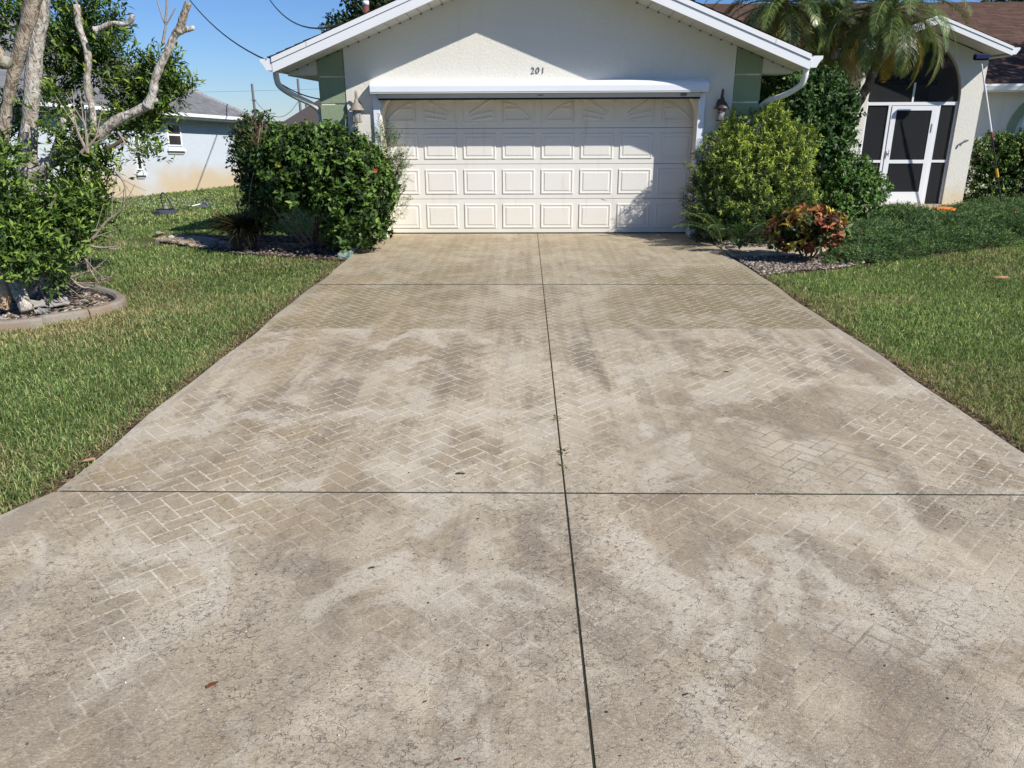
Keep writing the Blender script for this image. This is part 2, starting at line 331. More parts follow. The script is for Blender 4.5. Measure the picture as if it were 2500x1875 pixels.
class MB:
    def __init__(s): s.v = []; s.f = []; s.t = []
    def add(s, vs, fs, tint=0.):
        b = len(s.v); s.v += [tuple(map(float, p)) for p in vs]; s.f += [tuple(b+i for i in f) for f in fs]; s.t += [tint]*len(vs)
    def box(s, x0, x1, y0, y1, z0, z1, tint=0.):
        s.add([(x, y, z) for z in (z0, z1) for y in (y0, y1) for x in (x0, x1)],
              [(0, 2, 3, 1), (4, 5, 7, 6), (0, 1, 5, 4), (2, 6, 7, 3), (0, 4, 6, 2), (1, 3, 7, 5)], tint)
    def obox(s, c, ax, ay, az, hx, hy, hz, tint=0.):   # oriented box
        c, ax, ay, az = map(np.array, (c, ax, ay, az))
        s.add([c+ax*hx*i+ay*hy*j+az*hz*k for k in (-1, 1) for j in (-1, 1) for i in (-1, 1)],
              [(0, 2, 3, 1), (4, 5, 7, 6), (0, 1, 5, 4), (2, 6, 7, 3), (0, 4, 6, 2), (1, 3, 7, 5)], tint)
    def prism(s, pts, off):                             # closed polygon pushed along off
        n = len(pts); a = [np.array(p, float) for p in pts]; b = [p+np.array(off, float) for p in a]
        s.add(a+b, [tuple(range(n)), tuple(range(2*n-1, n-1, -1))]+[(i, i+n, (i+1) % n+n, (i+1) % n) for i in range(n)])
    def tube(s, pts, rad, sides=8, jit=0., caps=True, up=None):
        P = [np.array(p, float) for p in pts]; n = len(P); rad = [rad]*n if np.isscalar(rad) else rad
        prev = None; rings = []
        for i in range(n):
            d = P[min(i+1, n-1)]-P[max(i-1, 0)]; d = d/(np.linalg.norm(d)+1e-9)
            if prev is None:
                a = np.cross(d, [0, 0, 1.] if abs(d[2]) < .9 else [1., 0, 0]); a /= np.linalg.norm(a)
            else:
                a = prev-d*np.dot(prev, d); a /= np.linalg.norm(a)+1e-9
            prev = a; b = np.cross(d, a)
            rings.append([P[i]+(a*math.cos(2*PI*k/sides)+b*math.sin(2*PI*k/sides))*rad[i]*(1+jit*random.uniform(-1, 1)) for k in range(sides)])
        vs = [p for r in rings for p in r]; fs = []
        for i in range(n-1):
            for k in range(sides): fs.append((i*sides+k, i*sides+(k+1) % sides, (i+1)*sides+(k+1) % sides, (i+1)*sides+k))
        if caps: fs += [tuple(range(sides-1, -1, -1)), tuple((n-1)*sides+k for k in range(sides))]
        s.add(vs, fs)
    def lathe(s, c, prof, sides=20):                    # prof: (radius, z)
        n = len(prof); vs = [(c[0]+r*math.cos(2*PI*k/sides), c[1]+r*math.sin(2*PI*k/sides), c[2]+z) for r, z in prof for k in range(sides)]
        fs = [(i*sides+k, i*sides+(k+1) % sides, (i+1)*sides+(k+1) % sides, (i+1)*sides+k) for i in range(n-1) for k in range(sides)]
        fs += [tuple(range(sides-1, -1, -1)), tuple((n-1)*sides+k for k in range(sides))]; s.add(vs, fs)
    def mesh(s, name, smooth=False, tint=False, bevel=0):
        me = bpy.data.meshes.new(name); me.from_pydata(s.v, [], s.f); me.update()
        if tint: a = me.attributes.new('tint', 'FLOAT', 'POINT'); a.data.foreach_set('value', s.t)
        bm = bmesh.new(); bm.from_mesh(me)
        bmesh.ops.recalc_face_normals(bm, faces=bm.faces)
        if bevel: bmesh.ops.bevel(bm, geom=bm.edges[:], offset=bevel, segments=1, affect='EDGES', clamp_overlap=True)
        bm.to_mesh(me); bm.free()
        if smooth: me.polygons.foreach_set('use_smooth', np.ones(len(me.polygons), bool))
        return me
    def build(s, name, mat, parent=None, smooth=False, tint=False, bevel=0, **kw):
        return link(name, s.mesh(name, smooth, tint, bevel), mat, parent, **kw)

def spline(pts, n=6):
    P = [np.array(p, float) for p in pts]; P = [2*P[0]-P[1]]+P+[2*P[-1]-P[-2]]; out = []
    for i in range(1, len(P)-2):
        for k in range(n):
            t = k/n; a, b, c, d = P[i-1:i+3]
            out.append(.5*((2*b)+(-a+c)*t+(2*a-5*b+4*c-d)*t*t+(-a+3*b-3*c+d)*t**3))
    out.append(P[-2]); return out

def leafmesh(name, P, D, N, L, W, col, fold=.22, droop=.12):
    n = len(P); D = D/np.linalg.norm(D, axis=1)[:, None]
    Sd = np.cross(D, N); Sd /= np.linalg.norm(Sd, axis=1)[:, None]+1e-9; N = np.cross(Sd, D)
    L = L[:, None]; W = W[:, None]
    m = P+D*L*.48
    V = np.stack([P, m+Sd*W*.5+N*W*fold, m-Sd*W*.5+N*W*fold, m-N*L*.02, P+D*L-N*L*droop], 1).reshape(-1, 3)
    b = np.arange(n)[:, None]*5
    T = np.concatenate([b+[[0, 3, 1]], b+[[0, 2, 3]], b+[[1, 3, 4]], b+[[3, 2, 4]]], 0)
    return arrays(name, V, T, np.repeat(col, 5, 0))

def pick(pal, n, r=rng, var=.18):
    pal = np.array(pal, float); i = r.integers(0, len(pal), n); j = r.integers(0, len(pal), n); t = r.random((n, 1))*.6
    return (pal[i]*(1-t)+pal[j]*t)*(1+var*(r.random((n, 1))*2-1))

def twigs(blobs, n, seed, inner=.45, upbias=.35, spread=.5, flat=None):
    r = np.random.default_rng(seed)
    wgt = np.array([b[1][0]*b[1][2]+b[1][0]*b[1][1]+b[1][1]*b[1][2] for b in blobs]); i = r.choice(len(blobs), n, p=wgt/wgt.sum())
    C = np.array([b[0] for b in blobs])[i]; Rr = np.array([b[1] for b in blobs])[i]
    d = r.normal(size=(n, 3)); d /= np.linalg.norm(d, axis=1)[:, None]
    lump = 1+.13*np.sin(d[:, 0]*5+i*1.7)*np.cos(d[:, 2]*6+i)+.10*np.sin(d[:, 1]*9+d[:, 2]*7+i*2.1)
    rad = (inner+(1-inner)*r.random(n)**.5)*lump
    P = C+d*Rr*rad[:, None]
    D = d+np.array([0, 0, upbias])+r.normal(size=(n, 3))*spread*.6
    return P, D/np.linalg.norm(D, axis=1)[:, None], i, r

def crown(name, blobs, n, lpt, tl, L, W, pal, mat, parent, seed=1, inner=.45, upbias=.35, open_=.9, young=None, zy=None, **kw):
    """n leafy twigs spread through the blobs, lpt leaves on each"""
    P, D, bi, r = twigs(blobs, n, seed, inner, upbias)
    k = lpt; t = np.tile(np.linspace(.1, 1, k), n); Pi = np.repeat(P, k, 0); Di = np.repeat(D, k, 0)
    q = r.normal(size=(n*k, 3)); q -= Di*(q*Di).sum(1)[:, None]; q /= np.linalg.norm(q, axis=1)[:, None]+1e-9
    pos = Pi+Di*(t*tl)[:, None]
    ld = Di*(1-open_*.55)+q*open_+np.array([0, 0, .12]); nrm = Di*.8+np.array([0, 0, .6])+r.normal(size=(n*k, 3))*.35
    ts = np.repeat(.75+.45*r.random(n), k); Ls = L*(.5+.7*r.random(n*k))*ts; Ws = W*(.6+.6*r.random(n*k))*ts
    base = pick(pal, n, r, .35); c = np.repeat(base, k, 0)*(1+.2*(r.random((n*k, 1))*2-1))
    if young is not None:
        f = np.clip(t-.55, 0, 1)[:, None]*2*np.repeat((r.random((n, 1)) < young[1]*(1 if zy is None else np.clip((P[:, 2:]-zy[0])/(zy[1]-zy[0]), .06, 1))), k, 0); c = c*(1-f)+np.array(young[0])*f
    me = leafmesh(name, pos, ld, nrm, Ls, Ws, np.clip(c, .004, 1)); o = link(name, me, mat, parent, **kw); return o

def blob(x, y, rx, ry, Y, ryd=None):
    c = aty(x, y, Y); a = msize(rx*.88, Y); b = msize(ry*.9, Y); return (c, (a, ryd if ryd else a*.8, b))

# ================================================================== GROUND
gx = np.concatenate([[-900, -300, -120], np.arange(-60, 60.1, 1.5), [120, 300, 900]]); gy = np.concatenate([[-300, -60], np.arange(-10, 100.1, 1.5), [160, 400, 1500]])
XX, YY = np.meshgrid(gx, gy); ZZ = gz(XX, YY)
nx, ny = len(gx), len(gy); idx = np.arange(nx*ny).reshape(ny, nx)
Q = np.stack([idx[:-1, :-1], idx[:-1, 1:], idx[1:, 1:], idx[1:, :-1]], -1).reshape(-1, 4)
link('ground', arrays('ground', np.stack([XX, YY, ZZ], -1).reshape(-1, 3), Q), M['soil'], kind='structure')

# ---- driveway: concrete slabs with open joints, thin herringbone coating on top
JX = .2; XL, XR = -2.35, 2.75
YJ = [1.0, 3.36, 6.48, 8.37, 9.47, 12.36]
def wob(y): return .012*math.sin(y*2.3)+.008*math.sin(y*5.1+1)
def left_edge(y): return XL - (0 if y > 3.36 else .18*(3.36-y)/.4 if y > 2.96 else .18+(2.96-y)*1.3)
slabs = []
gap = .0048
for j in range(len(YJ)-1):
    g0 = {0: .0, 1: .009, 2: .008, 3: .024, 4: .012}[j]; g1 = {0: .009, 1: .008, 2: .024, 3: .012, 4: 0}[j]
    y0, y1 = YJ[j]+g0, YJ[j+1]-g1
    ys = list(np.arange(y0, y1, .2))+[y1]
    ys = [y0]+[y for y in ys if y0+.05 < y < y1-.05]+[y1]
    slabs.append([(left_edge(y)+wob(y), y) for y in ys]+[(JX-gap, y1), (JX-gap, y0)])
    slabs.append([(JX+gap, y0), (JX+gap, y1)]+[(XR+wob(y+3), y) for y in ys[::-1]])
mb = MB()
for sp in slabs:
    mb.prism([(x, y, 0.) for x, y in sp], (0, 0, -.12))
drive = mb.build('driveway', M['grout'], kind='structure')
jb = MB(); jb.box(XL+.03, XR-.03, 1.0, 12.36, -.11, -.003); jb.build('joint_filler', plain('joint_dirt', (.035, .035, .022), .9, .5, 9), drive)

def clip(poly, ax, val, keep_less):
    out = []
    for i in range(len(poly)):
        a, b = poly[i], poly[(i+1) % len(poly)]; ia = (a[ax] <= val) == keep_less; ib = (b[ax] <= val) == keep_less
        if ia: out.append(a)
        if ia != ib:
            t = (val-a[ax])/(b[ax]-a[ax]); out.append((a[0]+(b[0]-a[0])*t, a[1]+(b[1]-a[1])*t))
    return out
WB = .0885; GR = .0095; s45 = math.sqrt(.5); OX, OY = .155, 2.848
def brickmesh(poly, cx, cy, tint, h=.0007):
    n = len(poly); v = []; ce = np.mean(poly, 0)
    for (x, y) in poly: v.append((x-cx, y-cy, .0003))
    for (x, y) in poly:
        d = np.array([x, y])-ce; L_ = np.linalg.norm(d)+1e-6; d = d*(1-.002/L_); v.append((ce[0]+d[0]-cx, ce[1]+d[1]-cy, h))
    return v, [tuple(range(n, 2*n))]+[(i, (i+1) % n, (i+1) % n+n, i+n) for i in range(n)]
cells = [(XL+.07, JX-gap-.001), (JX+gap+.001, XR-.07)]
def brick_at(i, j, vert):
    a0, b0 = (i*WB, j*WB) if not vert else (i*WB, (j-1)*WB); la, lb = (2*WB, WB) if not vert else (WB, 2*WB)
    q = GR/2; pts = [(a0+q, b0+q), (a0+la-q, b0+q), (a0+la-q, b0+lb-q), (a0+q, b0+lb-q)]
    return [(OX+(a-b)*s45, OY+(a+b)*s45) for a, b in pts]
bricks = []
NB = 130
for i in range(-NB, NB):
    for j in range(-NB, NB):
        k = (i-j) % 4
        if k not in (0, 2): continue
        cx = OX+(i-j)*WB*s45; cy = OY+(i+j)*WB*s45
        if cx < -4.2 or cx > 2.95 or cy < 1.0 or cy > 12.5: continue
        P_ = brick_at(i, j, k == 2)
        for jj in range(5):
            for side in (0, 1):
                g0 = {0: .0, 1: .009, 2: .008, 3: .024, 4: .012}[jj]; g1 = {0: .009, 1: .008, 2: .024, 3: .012, 4: 0}[jj]
                p = P_; xl, xr = cells[side]
                if side == 0 and jj == 0: xl = left_edge(max(1.0, min(3.36, cy)))+.07
                xs = [q[0] for q in p]; ys = [q[1] for q in p]
                if max(xs) < xl or min(xs) > xr or max(ys) < YJ[jj]+g0 or min(ys) > YJ[jj+1]-g1: continue
                full = min(xs) >= xl and max(xs) <= xr and min(ys) >= YJ[jj]+g0+.001 and max(ys) <= YJ[jj+1]-g1-.001
                if not full:
                    p = clip(p, 0, xl, False); p = clip(p, 0, xr, True) if len(p) > 2 else p
                    p = clip(p, 1, YJ[jj]+g0+.001, False) if len(p) > 2 else p; p = clip(p, 1, YJ[jj+1]-g1-.001, True) if len(p) > 2 else p
                    if len(p) < 3: continue
                    A = abs(sum(p[m][0]*p[(m+1) % len(p)][1]-p[(m+1) % len(p)][0]*p[m][1] for m in range(len(p))))/2
                    if A < .0006: continue
                bricks.append((p, full, k))
def bc(b): return np.mean(b[0], 0)
def inview(b):
    c = bc(b); d = np.array([c[0], c[1], -EYE]); z = d@Fv
    return abs(d@R2)/z < 1250/FPX+.01 and abs(d@U2)/z < 937.5/FPX+.01 if z > .1 else False
vis = [b for b in bricks if inview(b)]
vis.sort(key=lambda b: bc(b)[1]); near = set(id(b) for b in vis[:299])
proto = {}
rest = MB()
for b in bricks:
    c = bc(b); tint = random.random()
    if id(b) in near:
        key = (b[2], random.randrange(5)) if b[1] else None
        if key is not None and key in proto: me = proto[key]
        else:
            v, f = brickmesh(b[0], c[0], c[1], 0, .0005+.0003*random.random()); q = MB(); q.add(v, f, tint); me = bpy.data.meshes.new('brick'); me.from_pydata(q.v, [], q.f); me.update()
            a = me.attributes.new('tint', 'FLOAT', 'POINT'); a.data.foreach_set('value', q.t); me.materials.append(M['coat'])
            if key is not None: proto[key] = me
        link('brick', me, None, drive, loc=(c[0], c[1], 0))
    else:
        v, f = brickmesh(b[0], 0, 0, 0); rest.add(v, f, tint)
me = bpy.data.meshes.new('bricks'); me.from_pydata(rest.v, [], rest.f); me.update()
a = me.attributes.new('tint', 'FLOAT', 'POINT'); a.data.foreach_set('value', rest.t)
link('bricks', me, M['coat'], drive, kind='stuff')

# ---- front path to the porch
def slab(name, pts, z1, th, mat, **kw):
    m = MB(); m.prism([(x, y, z1) for x, y in pts], (0, 0, -th)); return m.build(name, mat, bevel=.006, **kw)
slab('front_path', [(2.79, 10.25), (3.9, 10.35), (5.6, 12.4), (7.2, 14.1), (9.0, 14.6), (9.0, 15.0), (6.9, 14.9), (5.0, 13.3), (3.7, 11.0), (2.79, 10.85)], .0, .09, M['path'], kind='structure')
slab('porch_slab', [(6.6, 14.95), (9.4, 14.95), (9.4, 18.4), (6.6, 18.4)], .02, .09, M['path'], kind='structure')
slab('side_pad', [(-5.75, 11.75), (-4.75, 11.5), (-4.75, 11.85), (-5.3, 12.2)], .0, .09, M['curb'], kind='structure')

# mulch and gravel sheets
def sheet(name, pts, z, mat, **kw):
    m = MB(); m.prism([(x, y, z) for x, y in pts], (0, 0, -.03)); return m.build(name, mat, **kw)
BED_L = [(-2.37, 10.0), (-3.1, 10.28), (-4.0, 10.55), (-4.9, 11.2), (-5.7, 11.75), (-5.4, 12.3), (-3.06, 12.3), (-2.38, 12.3)]
BED_R = [(2.78, 8.95), (3.3, 9.2), (3.9, 9.42), (5.4, 10.3), (7.4, 11.45), (12.5, 14.3), (12.5, 18.5), (3.4, 18.5), (3.4, 12.1), (2.78, 12.1)]
sheet('planting_bed', BED_L, -.02, M['mulch'], kind='structure'); sheet('planting_bed', BED_R, -.025, M['mulch'], kind='structure')

def inpoly(X, Y, poly):
    c = np.zeros(X.shape, bool); n = len(poly)
    for i in range(n):
        x1, y1 = poly[i]; x2, y2 = poly[(i+1) % n]
        k = ((y1 > Y) != (y2 > Y)) & (X < (x2-x1)*(Y-y1)/(y2-y1+1e-12)+x1); c ^= k
    return c
RING = [grd(*q)[:2] for q in ((0, 715), (100, 701), (190, 687), (240, 674), (262, 662), (250, 648), (205, 635), (140, 627), (90, 618), (40, 612), (0, 609))]
RING = [(-6.6, 6.1)]+[tuple(p) for p in RING]+[(-7.2, 8.6)]

# ---- value noise for colour patches
_g = rng.random((64, 64))
def vn(x, y, s):
    x = np.asarray(x)/s+17.3; y = np.asarray(y)/s+9.1; xi = np.floor(x).astype(int); yi = np.floor(y).astype(int); fx = sm(x-xi); fy = sm(y-yi)
    g = lambda a, b: _g[a % 64, b % 64]
    return (g(xi, yi)*(1-fx)+g(xi+1, yi)*fx)*(1-fy)+(g(xi, yi+1)*(1-fx)+g(xi+1, yi+1)*fx)*fy

# ---- grass blades
def grass(name, x0, x1, y0, y1, dens, hh, ww, mask, seed):
    r = np.random.default_rng(seed); n = int((x1-x0)*(y1-y0)*dens); X = r.uniform(x0, x1, n); Y = r.uniform(y0, y1, n)
    k = mask(X, Y); X, Y = X[k], Y[k]; n = len(X); Z = gz(X, Y)
    z = Y*math.cos(pitch)+.57; px = (X+.018*Y)*FPX/z; k = np.abs(px) < 1650
    X, Y, Z = X[k], Y[k], Z[k]; n = len(X)
    a = r.uniform(0, 2*PI, n); lean = np.abs(r.normal(.85, .5, n)).clip(0, 2); la = r.uniform(0, 2*PI, n)
    clump = vn(X, Y, .11)*.7+vn(X+40, Y, .5)*.5
    h = hh*(.45+.75*r.random(n))*(.55+.75*clump); wd = ww*(.6+.8*r.random(n))
    side = np.stack([np.cos(a), np.sin(a), 0*a], 1); ld = np.stack([np.cos(la), np.sin(la), 0*la], 1); up = np.array([0, 0, 1.])
    B = np.stack([X, Y, Z], 1); m = B+up*(h*.62)[:, None]+ld*(h*lean*.35)[:, None]; t = B+up*(h*(1-.33*lean))[:, None]+ld*(h*lean*.95)[:, None]
    V = np.stack([B-side*(wd/2)[:, None], B+side*(wd/2)[:, None], m-side*(wd*.42)[:, None], m+side*(wd*.42)[:, None], t], 1).reshape(-1, 3)
    b = np.arange(n)[:, None]*5; T = np.concatenate([b+[[0, 1, 3]], b+[[0, 3, 2]], b+[[2, 3, 4]]], 0)
    g1 = np.array([.10, .165, .05]); g2 = np.array([.245, .335, .105]); g3 = np.array([.45, .50, .22]); st = np.array([.42, .385, .20]); br = np.array([.28, .19, .10])
    u = r.random((n, 1)); c = np.where(u < .46, g1, np.where(u < .86, g2, g3))
    pat = vn(X, Y, 1.3)*.6+vn(X+9, Y+3, .45)*.4
    dry = np.clip((pat-.58)*3.0, 0, .38)+.04
    edge = np.clip(1-np.abs(np.where(X < 0, X+2.42, X-2.82))/.32, 0, 1)*(Y < 10); dry = dry+edge*.45
    bedd = np.clip(1-np.hypot((X+3.9), (Y-6.6))/1.1, 0, 1)*.65; dry = dry+bedd
    k = (r.random(n) < dry)[:, None]; c = np.where(k, np.where(r.random((n, 1)) < .7, st, br), c)
    c = c*(1.2+.3*(r.random((n, 1))*2-1))*(.80+.4*vn(X+5, Y+5, .9))[:, None]
    return arrays(name, V, T, np.repeat(c, 5, 0)), n
def mask_left(X, Y):
    e = np.where(Y > 3.36, XL, np.where(Y > 2.96, XL-.18*(3.36-Y)/.4, XL-.18-(2.96-Y)*1.3))
    r_ = .02*np.sin(Y*7)+.02*np.sin(Y*17+1)
    bare = inpoly(X, Y, [(-6.6, 12.0), (-5.2, 11.3), (-3, 10.6), (-3, 12.6), (-5.6, 12.7)])
    return (X < e-.035+r_) & ~inpoly(X, Y, BED_L) & ~inpoly(X, Y, RING) & ~bare & ~((X > -3.2) & (Y > 11))
def mask_right(X, Y): return (X > XR+.085+.03*np.sin(Y*6)) & ~inpoly(X, Y, BED_R) & (Y < 16)
parts = []
for nm, msk, xa, xb, sd in (('left', mask_left, -1, 1, 0), ('right', mask_right, 1, 1, 10)):
    pieces = []
    if nm == 'left':
        zs = [(-7.5, -2.3, 2.0, 6.0, 6200, .050, .0046), (-9, -2.3, 6.0, 9.0, 3900, .054, .0058), (-13, -2.3, 9.0, 14.0, 1700, .06, .0085), (-22, -2.6, 14.0, 32., 330, .07, .022)]
    else:
        zs = [(2.7, 6.5, 3.0, 6.0, 6200, .050, .0046), (2.7, 8.5, 6.0, 9.0, 3900, .054, .0058), (2.7, 14., 9.0, 14.5, 1700, .06, .0085)]
    for i, (a0, a1, b0, b1, dn, hh, ww) in enumerate(zs):
        me, n = grass('grass', a0, a1, b0, b1, dn, hh, ww, msk, sd+i); pieces.append((me, n))
    # join the bands of one lawn into one mesh
    Vs, Ts, Cs, off = [], [], [], 0
    for me, n in pieces:
        v = np.empty(len(me.vertices)*3, np.float32); me.vertices.foreach_get('co', v); t = np.empty(len(me.loops), np.int32); me.loops.foreach_get('vertex_index', t)
        c = np.empty(len(me.vertices)*4, np.float32); me.attributes['col'].data.foreach_get('color', c)
        Vs.append(v.reshape(-1, 3)); Ts.append(t.reshape(-1, 3)+off); Cs.append(c.reshape(-1, 4)[:, :3]); off += len(me.vertices); bpy.data.meshes.remove(me)
    o = link('grass', arrays('grass', np.concatenate(Vs), np.concatenate(Ts), np.concatenate(Cs)), M['grass'], kind='stuff')
    meta(o, 'green lawn with straw patches on the left of the driveway' if nm == 'left' else 'green lawn on the right of the driveway below the juniper', 'grass')

# ---- loose chips (mulch, gravel)
def chips(name, pts, sx, sy, sz, pal, z0, seed, flat=True):
    r = np.random.default_rng(seed); n = len(pts)
    a = r.uniform(0, PI, n); s = (.5+r.random((n, 1))); ax = np.stack([np.cos(a), np.sin(a), r.normal(0, .18, n)], 1); ay = np.stack([-np.sin(a), np.cos(a), r.normal(0, .25, n)], 1); az = np.cross(ax, ay)
    P = np.concatenate([pts, (z0+r.random((n, 1))*sz*1.5)], 1)
    base = np.array([[-1, -.7, 0], [-.3, -1, 0], [1, -.5, 0], [.8, .8, 0], [-.6, .9, 0], [-.5, -.35, 1], [.55, -.3, 1], [0, .5, 1]], float)
    V = P[:, None]+base[None, :, :1]*ax[:, None]*sx*s[:, None]+base[None, :, 1:2]*ay[:, None]*sy*s[:, None]+base[None, :, 2:]*az[:, None]*sz*s[:, None]
    T0 = np.array([[0, 1, 5], [1, 6, 5], [1, 2, 6], [2, 3, 6], [3, 7, 6], [3, 4, 7], [4, 5, 7], [4, 0, 5], [5, 6, 7]])
    T = (np.arange(n)[:, None, None]*8+T0[None]).reshape(-1, 3)
    c = pick(pal, n, r, .3); return arrays(name, V.reshape(-1, 3), T, np.repeat(c, 8, 0))
def scatter(poly, n, seed, clumpy=None):
    r = np.random.default_rng(seed); p = np.array(poly); lo, hi = p.min(0), p.max(0); P = r.uniform(lo, hi, (n*4, 2)); P = P[inpoly(P[:, 0], P[:, 1], poly)]
    return P[:n]
MUL = [(.16, .11, .08), (.26, .19, .15), (.10, .07, .05), (.36, .31, .27), (.44, .40, .36)]
GRV = [(.30, .27, .23), (.20, .17, .13), (.44, .42, .38), (.12, .09, .065), (.08, .055, .04), (.16, .12, .09)]
link('mulch', chips('mulch', scatter(RING, 5200, 3), .028, .008, .006, MUL, -.03, 4), M['chips'], label='brown and grey bark mulch inside the curbed tree bed', cat='mulch', kind='stuff')
link('mulch', chips('mulch', scatter(BED_L, 3200, 5), .022, .012, .008, [tuple(v*.6 for v in c) for c in MUL], -.02, 6), M['chips'], label='mulch and pebbles under the big hedge left of the garage, darkened for its shade', cat='mulch', kind='stuff')  # chip colours dimmed to paint the shade beneath the hedge
bare = [(-5.9, 12.0), (-4.7, 11.1), (-3.4, 10.75), (-3.1, 11.3), (-5.0, 11.75), (-5.6, 12.4)]
link('gravel', chips('gravel', scatter(bare, 1600, 8), .02, .016, .01, [(.40, .28, .16), (.30, .20, .12), (.46, .43, .38), (.14, .10, .07), (.22, .18, .13)], -.02, 9), M['chips'], label='pale stones and rubble beside the pot at the concrete pad', cat='gravel', kind='stuff')
gA = [(2.8, 10.88), (3.7, 11.05), (4.1, 11.6), (3.1, 12.0), (2.8, 11.7)]; gB = [(2.8, 8.95), (3.3, 9.2), (3.9, 9.42), (4.4, 9.75), (4.2, 10.1), (3.6, 10.2), (2.8, 10.2)]
link('gravel', chips('gravel', np.concatenate([scatter(gA, 2000, 10), scatter(gB, 1900, 11)]), .018, .014, .010, GRV, -.02, 12), M['chips'], label='whitish gravel along the driveway edge around the croton', cat='gravel', kind='stuff')

# ================================================================== MAIN HOUSE
YW = 12.0; XC = .2; SL = .392
house = empty('house', (XC, YW, 0), label='cream stucco house with sage green corners and brown shingle roof, number 201 above the garage', cat='house')
def zr(x): return 3.85-SL*abs(x-XC)          # underside of the gable eave
# front wall with the garage opening
out = [(-2.66, -.05), (-2.66, zr(-2.66)+.02), (XC, zr(XC)+.02), (3.06, zr(3.06)+.02), (3.06, -.05), (2.58, -.05)]
OZ = 2.10
for k in range(9): a = k/8*PI/2; out.append((2.58-.24+.24*math.cos(a), OZ-.36+.36*math.sin(a)))
for k in range(9): a = PI/2+k/8*PI/2; out.append((-2.16+.24+.24*math.cos(a), OZ-.36+.36*math.sin(a)))
out.append((-2.16, -.05))
m = MB(); m.prism([(x, YW, z) for x, z in out], (0, .27, 0)); m.build('wall', M['stucco'], house)
m = MB()   # painted reveal round the opening, 4 mm proud of the wall's cut edge
rv = [(2.58, -.04)]+[(2.58-.24+.24*math.cos(k/10*PI/2), OZ-.36+.36*math.sin(k/10*PI/2)) for k in range(11)]
rv += [(-2.16+.24+.24*math.cos(PI/2+k/10*PI/2), OZ-.36+.36*math.sin(PI/2+k/10*PI/2)) for k in range(11)]+[(-2.16, -.04)]
inn = []
for x, z in rv:
    inn.append((x-.012 if x > 1.5 else x+.012 if x < -1 else x, z-(.012 if z > OZ-.3 else 0)))
for i in range(len(rv)-1):
    m.add([(rv[i][0], YW+.012, rv[i][1]), (rv[i+1][0], YW+.012, rv[i+1][1]), (inn[i+1][0], YW+.012, inn[i+1][1]), (inn[i][0], YW+.012, inn[i][1]),
           (rv[i][0], YW+.29, rv[i][1]), (rv[i+1][0], YW+.29, rv[i+1][1]), (inn[i+1][0], YW+.29, inn[i+1][1]), (inn[i][0], YW+.29, inn[i][1])],
          [(0, 1, 2, 3), (4, 7, 6, 5), (3, 2, 6, 7), (0, 4, 5, 1), (0, 3, 7, 4), (1, 5, 6, 2)])
m.build('reveal', M['reveal'], house)
# side and back walls of the garage block and the main block
m = MB(); m.box(-3.04, -2.84, YW+.02, 24, -.5, 2.40); m.build('wall', M['stucco'], house)
m = MB(); m.box(3.24, 3.44, YW+.02, 18.5, -.05, 2.40); m.build('wall', M['stucco'], house)
# dark garage interior back
m = MB(); m.box(-2.8, 3.2, 12.5, 12.54, -.04, 2.6); m.build('wall', M['black'], house)
# sage corners: rusticated blocks with cream joints
for (x0, x1) in ((-3.06, -2.668), (3.068, 3.46)):
    m = MB(); m.prism([(x0+.01, YW+.03, -.05), (x1, YW+.03, -.05), (x1, YW+.03, zr(x1 if x0 < 0 else x0)+.005), (x0+.01, YW+.03, zr(x0 if x0 < 0 else x1)+.005)] if x0 < 0 else
              [(x0, YW+.03, -.05), (x1-.01, YW+.03, -.05), (x1-.01, YW+.03, zr(x1)+.005), (x0, YW+.03, zr(x0)+.005)], (0, .1, 0))
    m.build('corner_pilaster', M['reveal'], house)
    zs = [-.05, .065, .445, .825, 1.205, 1.585, 1.965, 2.345, 9]
    for i in range(len(zs)-1):
        z0 = zs[i]+.011; ta, tb = min(zs[i+1]-.011, zr(x0)), min(zs[i+1]-.011, zr(x1))
        m = MB(); m.prism([(x0, YW+.012, z0), (x1, YW+.012, z0), (x1, YW+.012, tb), (x0, YW+.012, ta)], (0, .017, 0)); m.build('quoin_block', M['green'], house, bevel=.004)
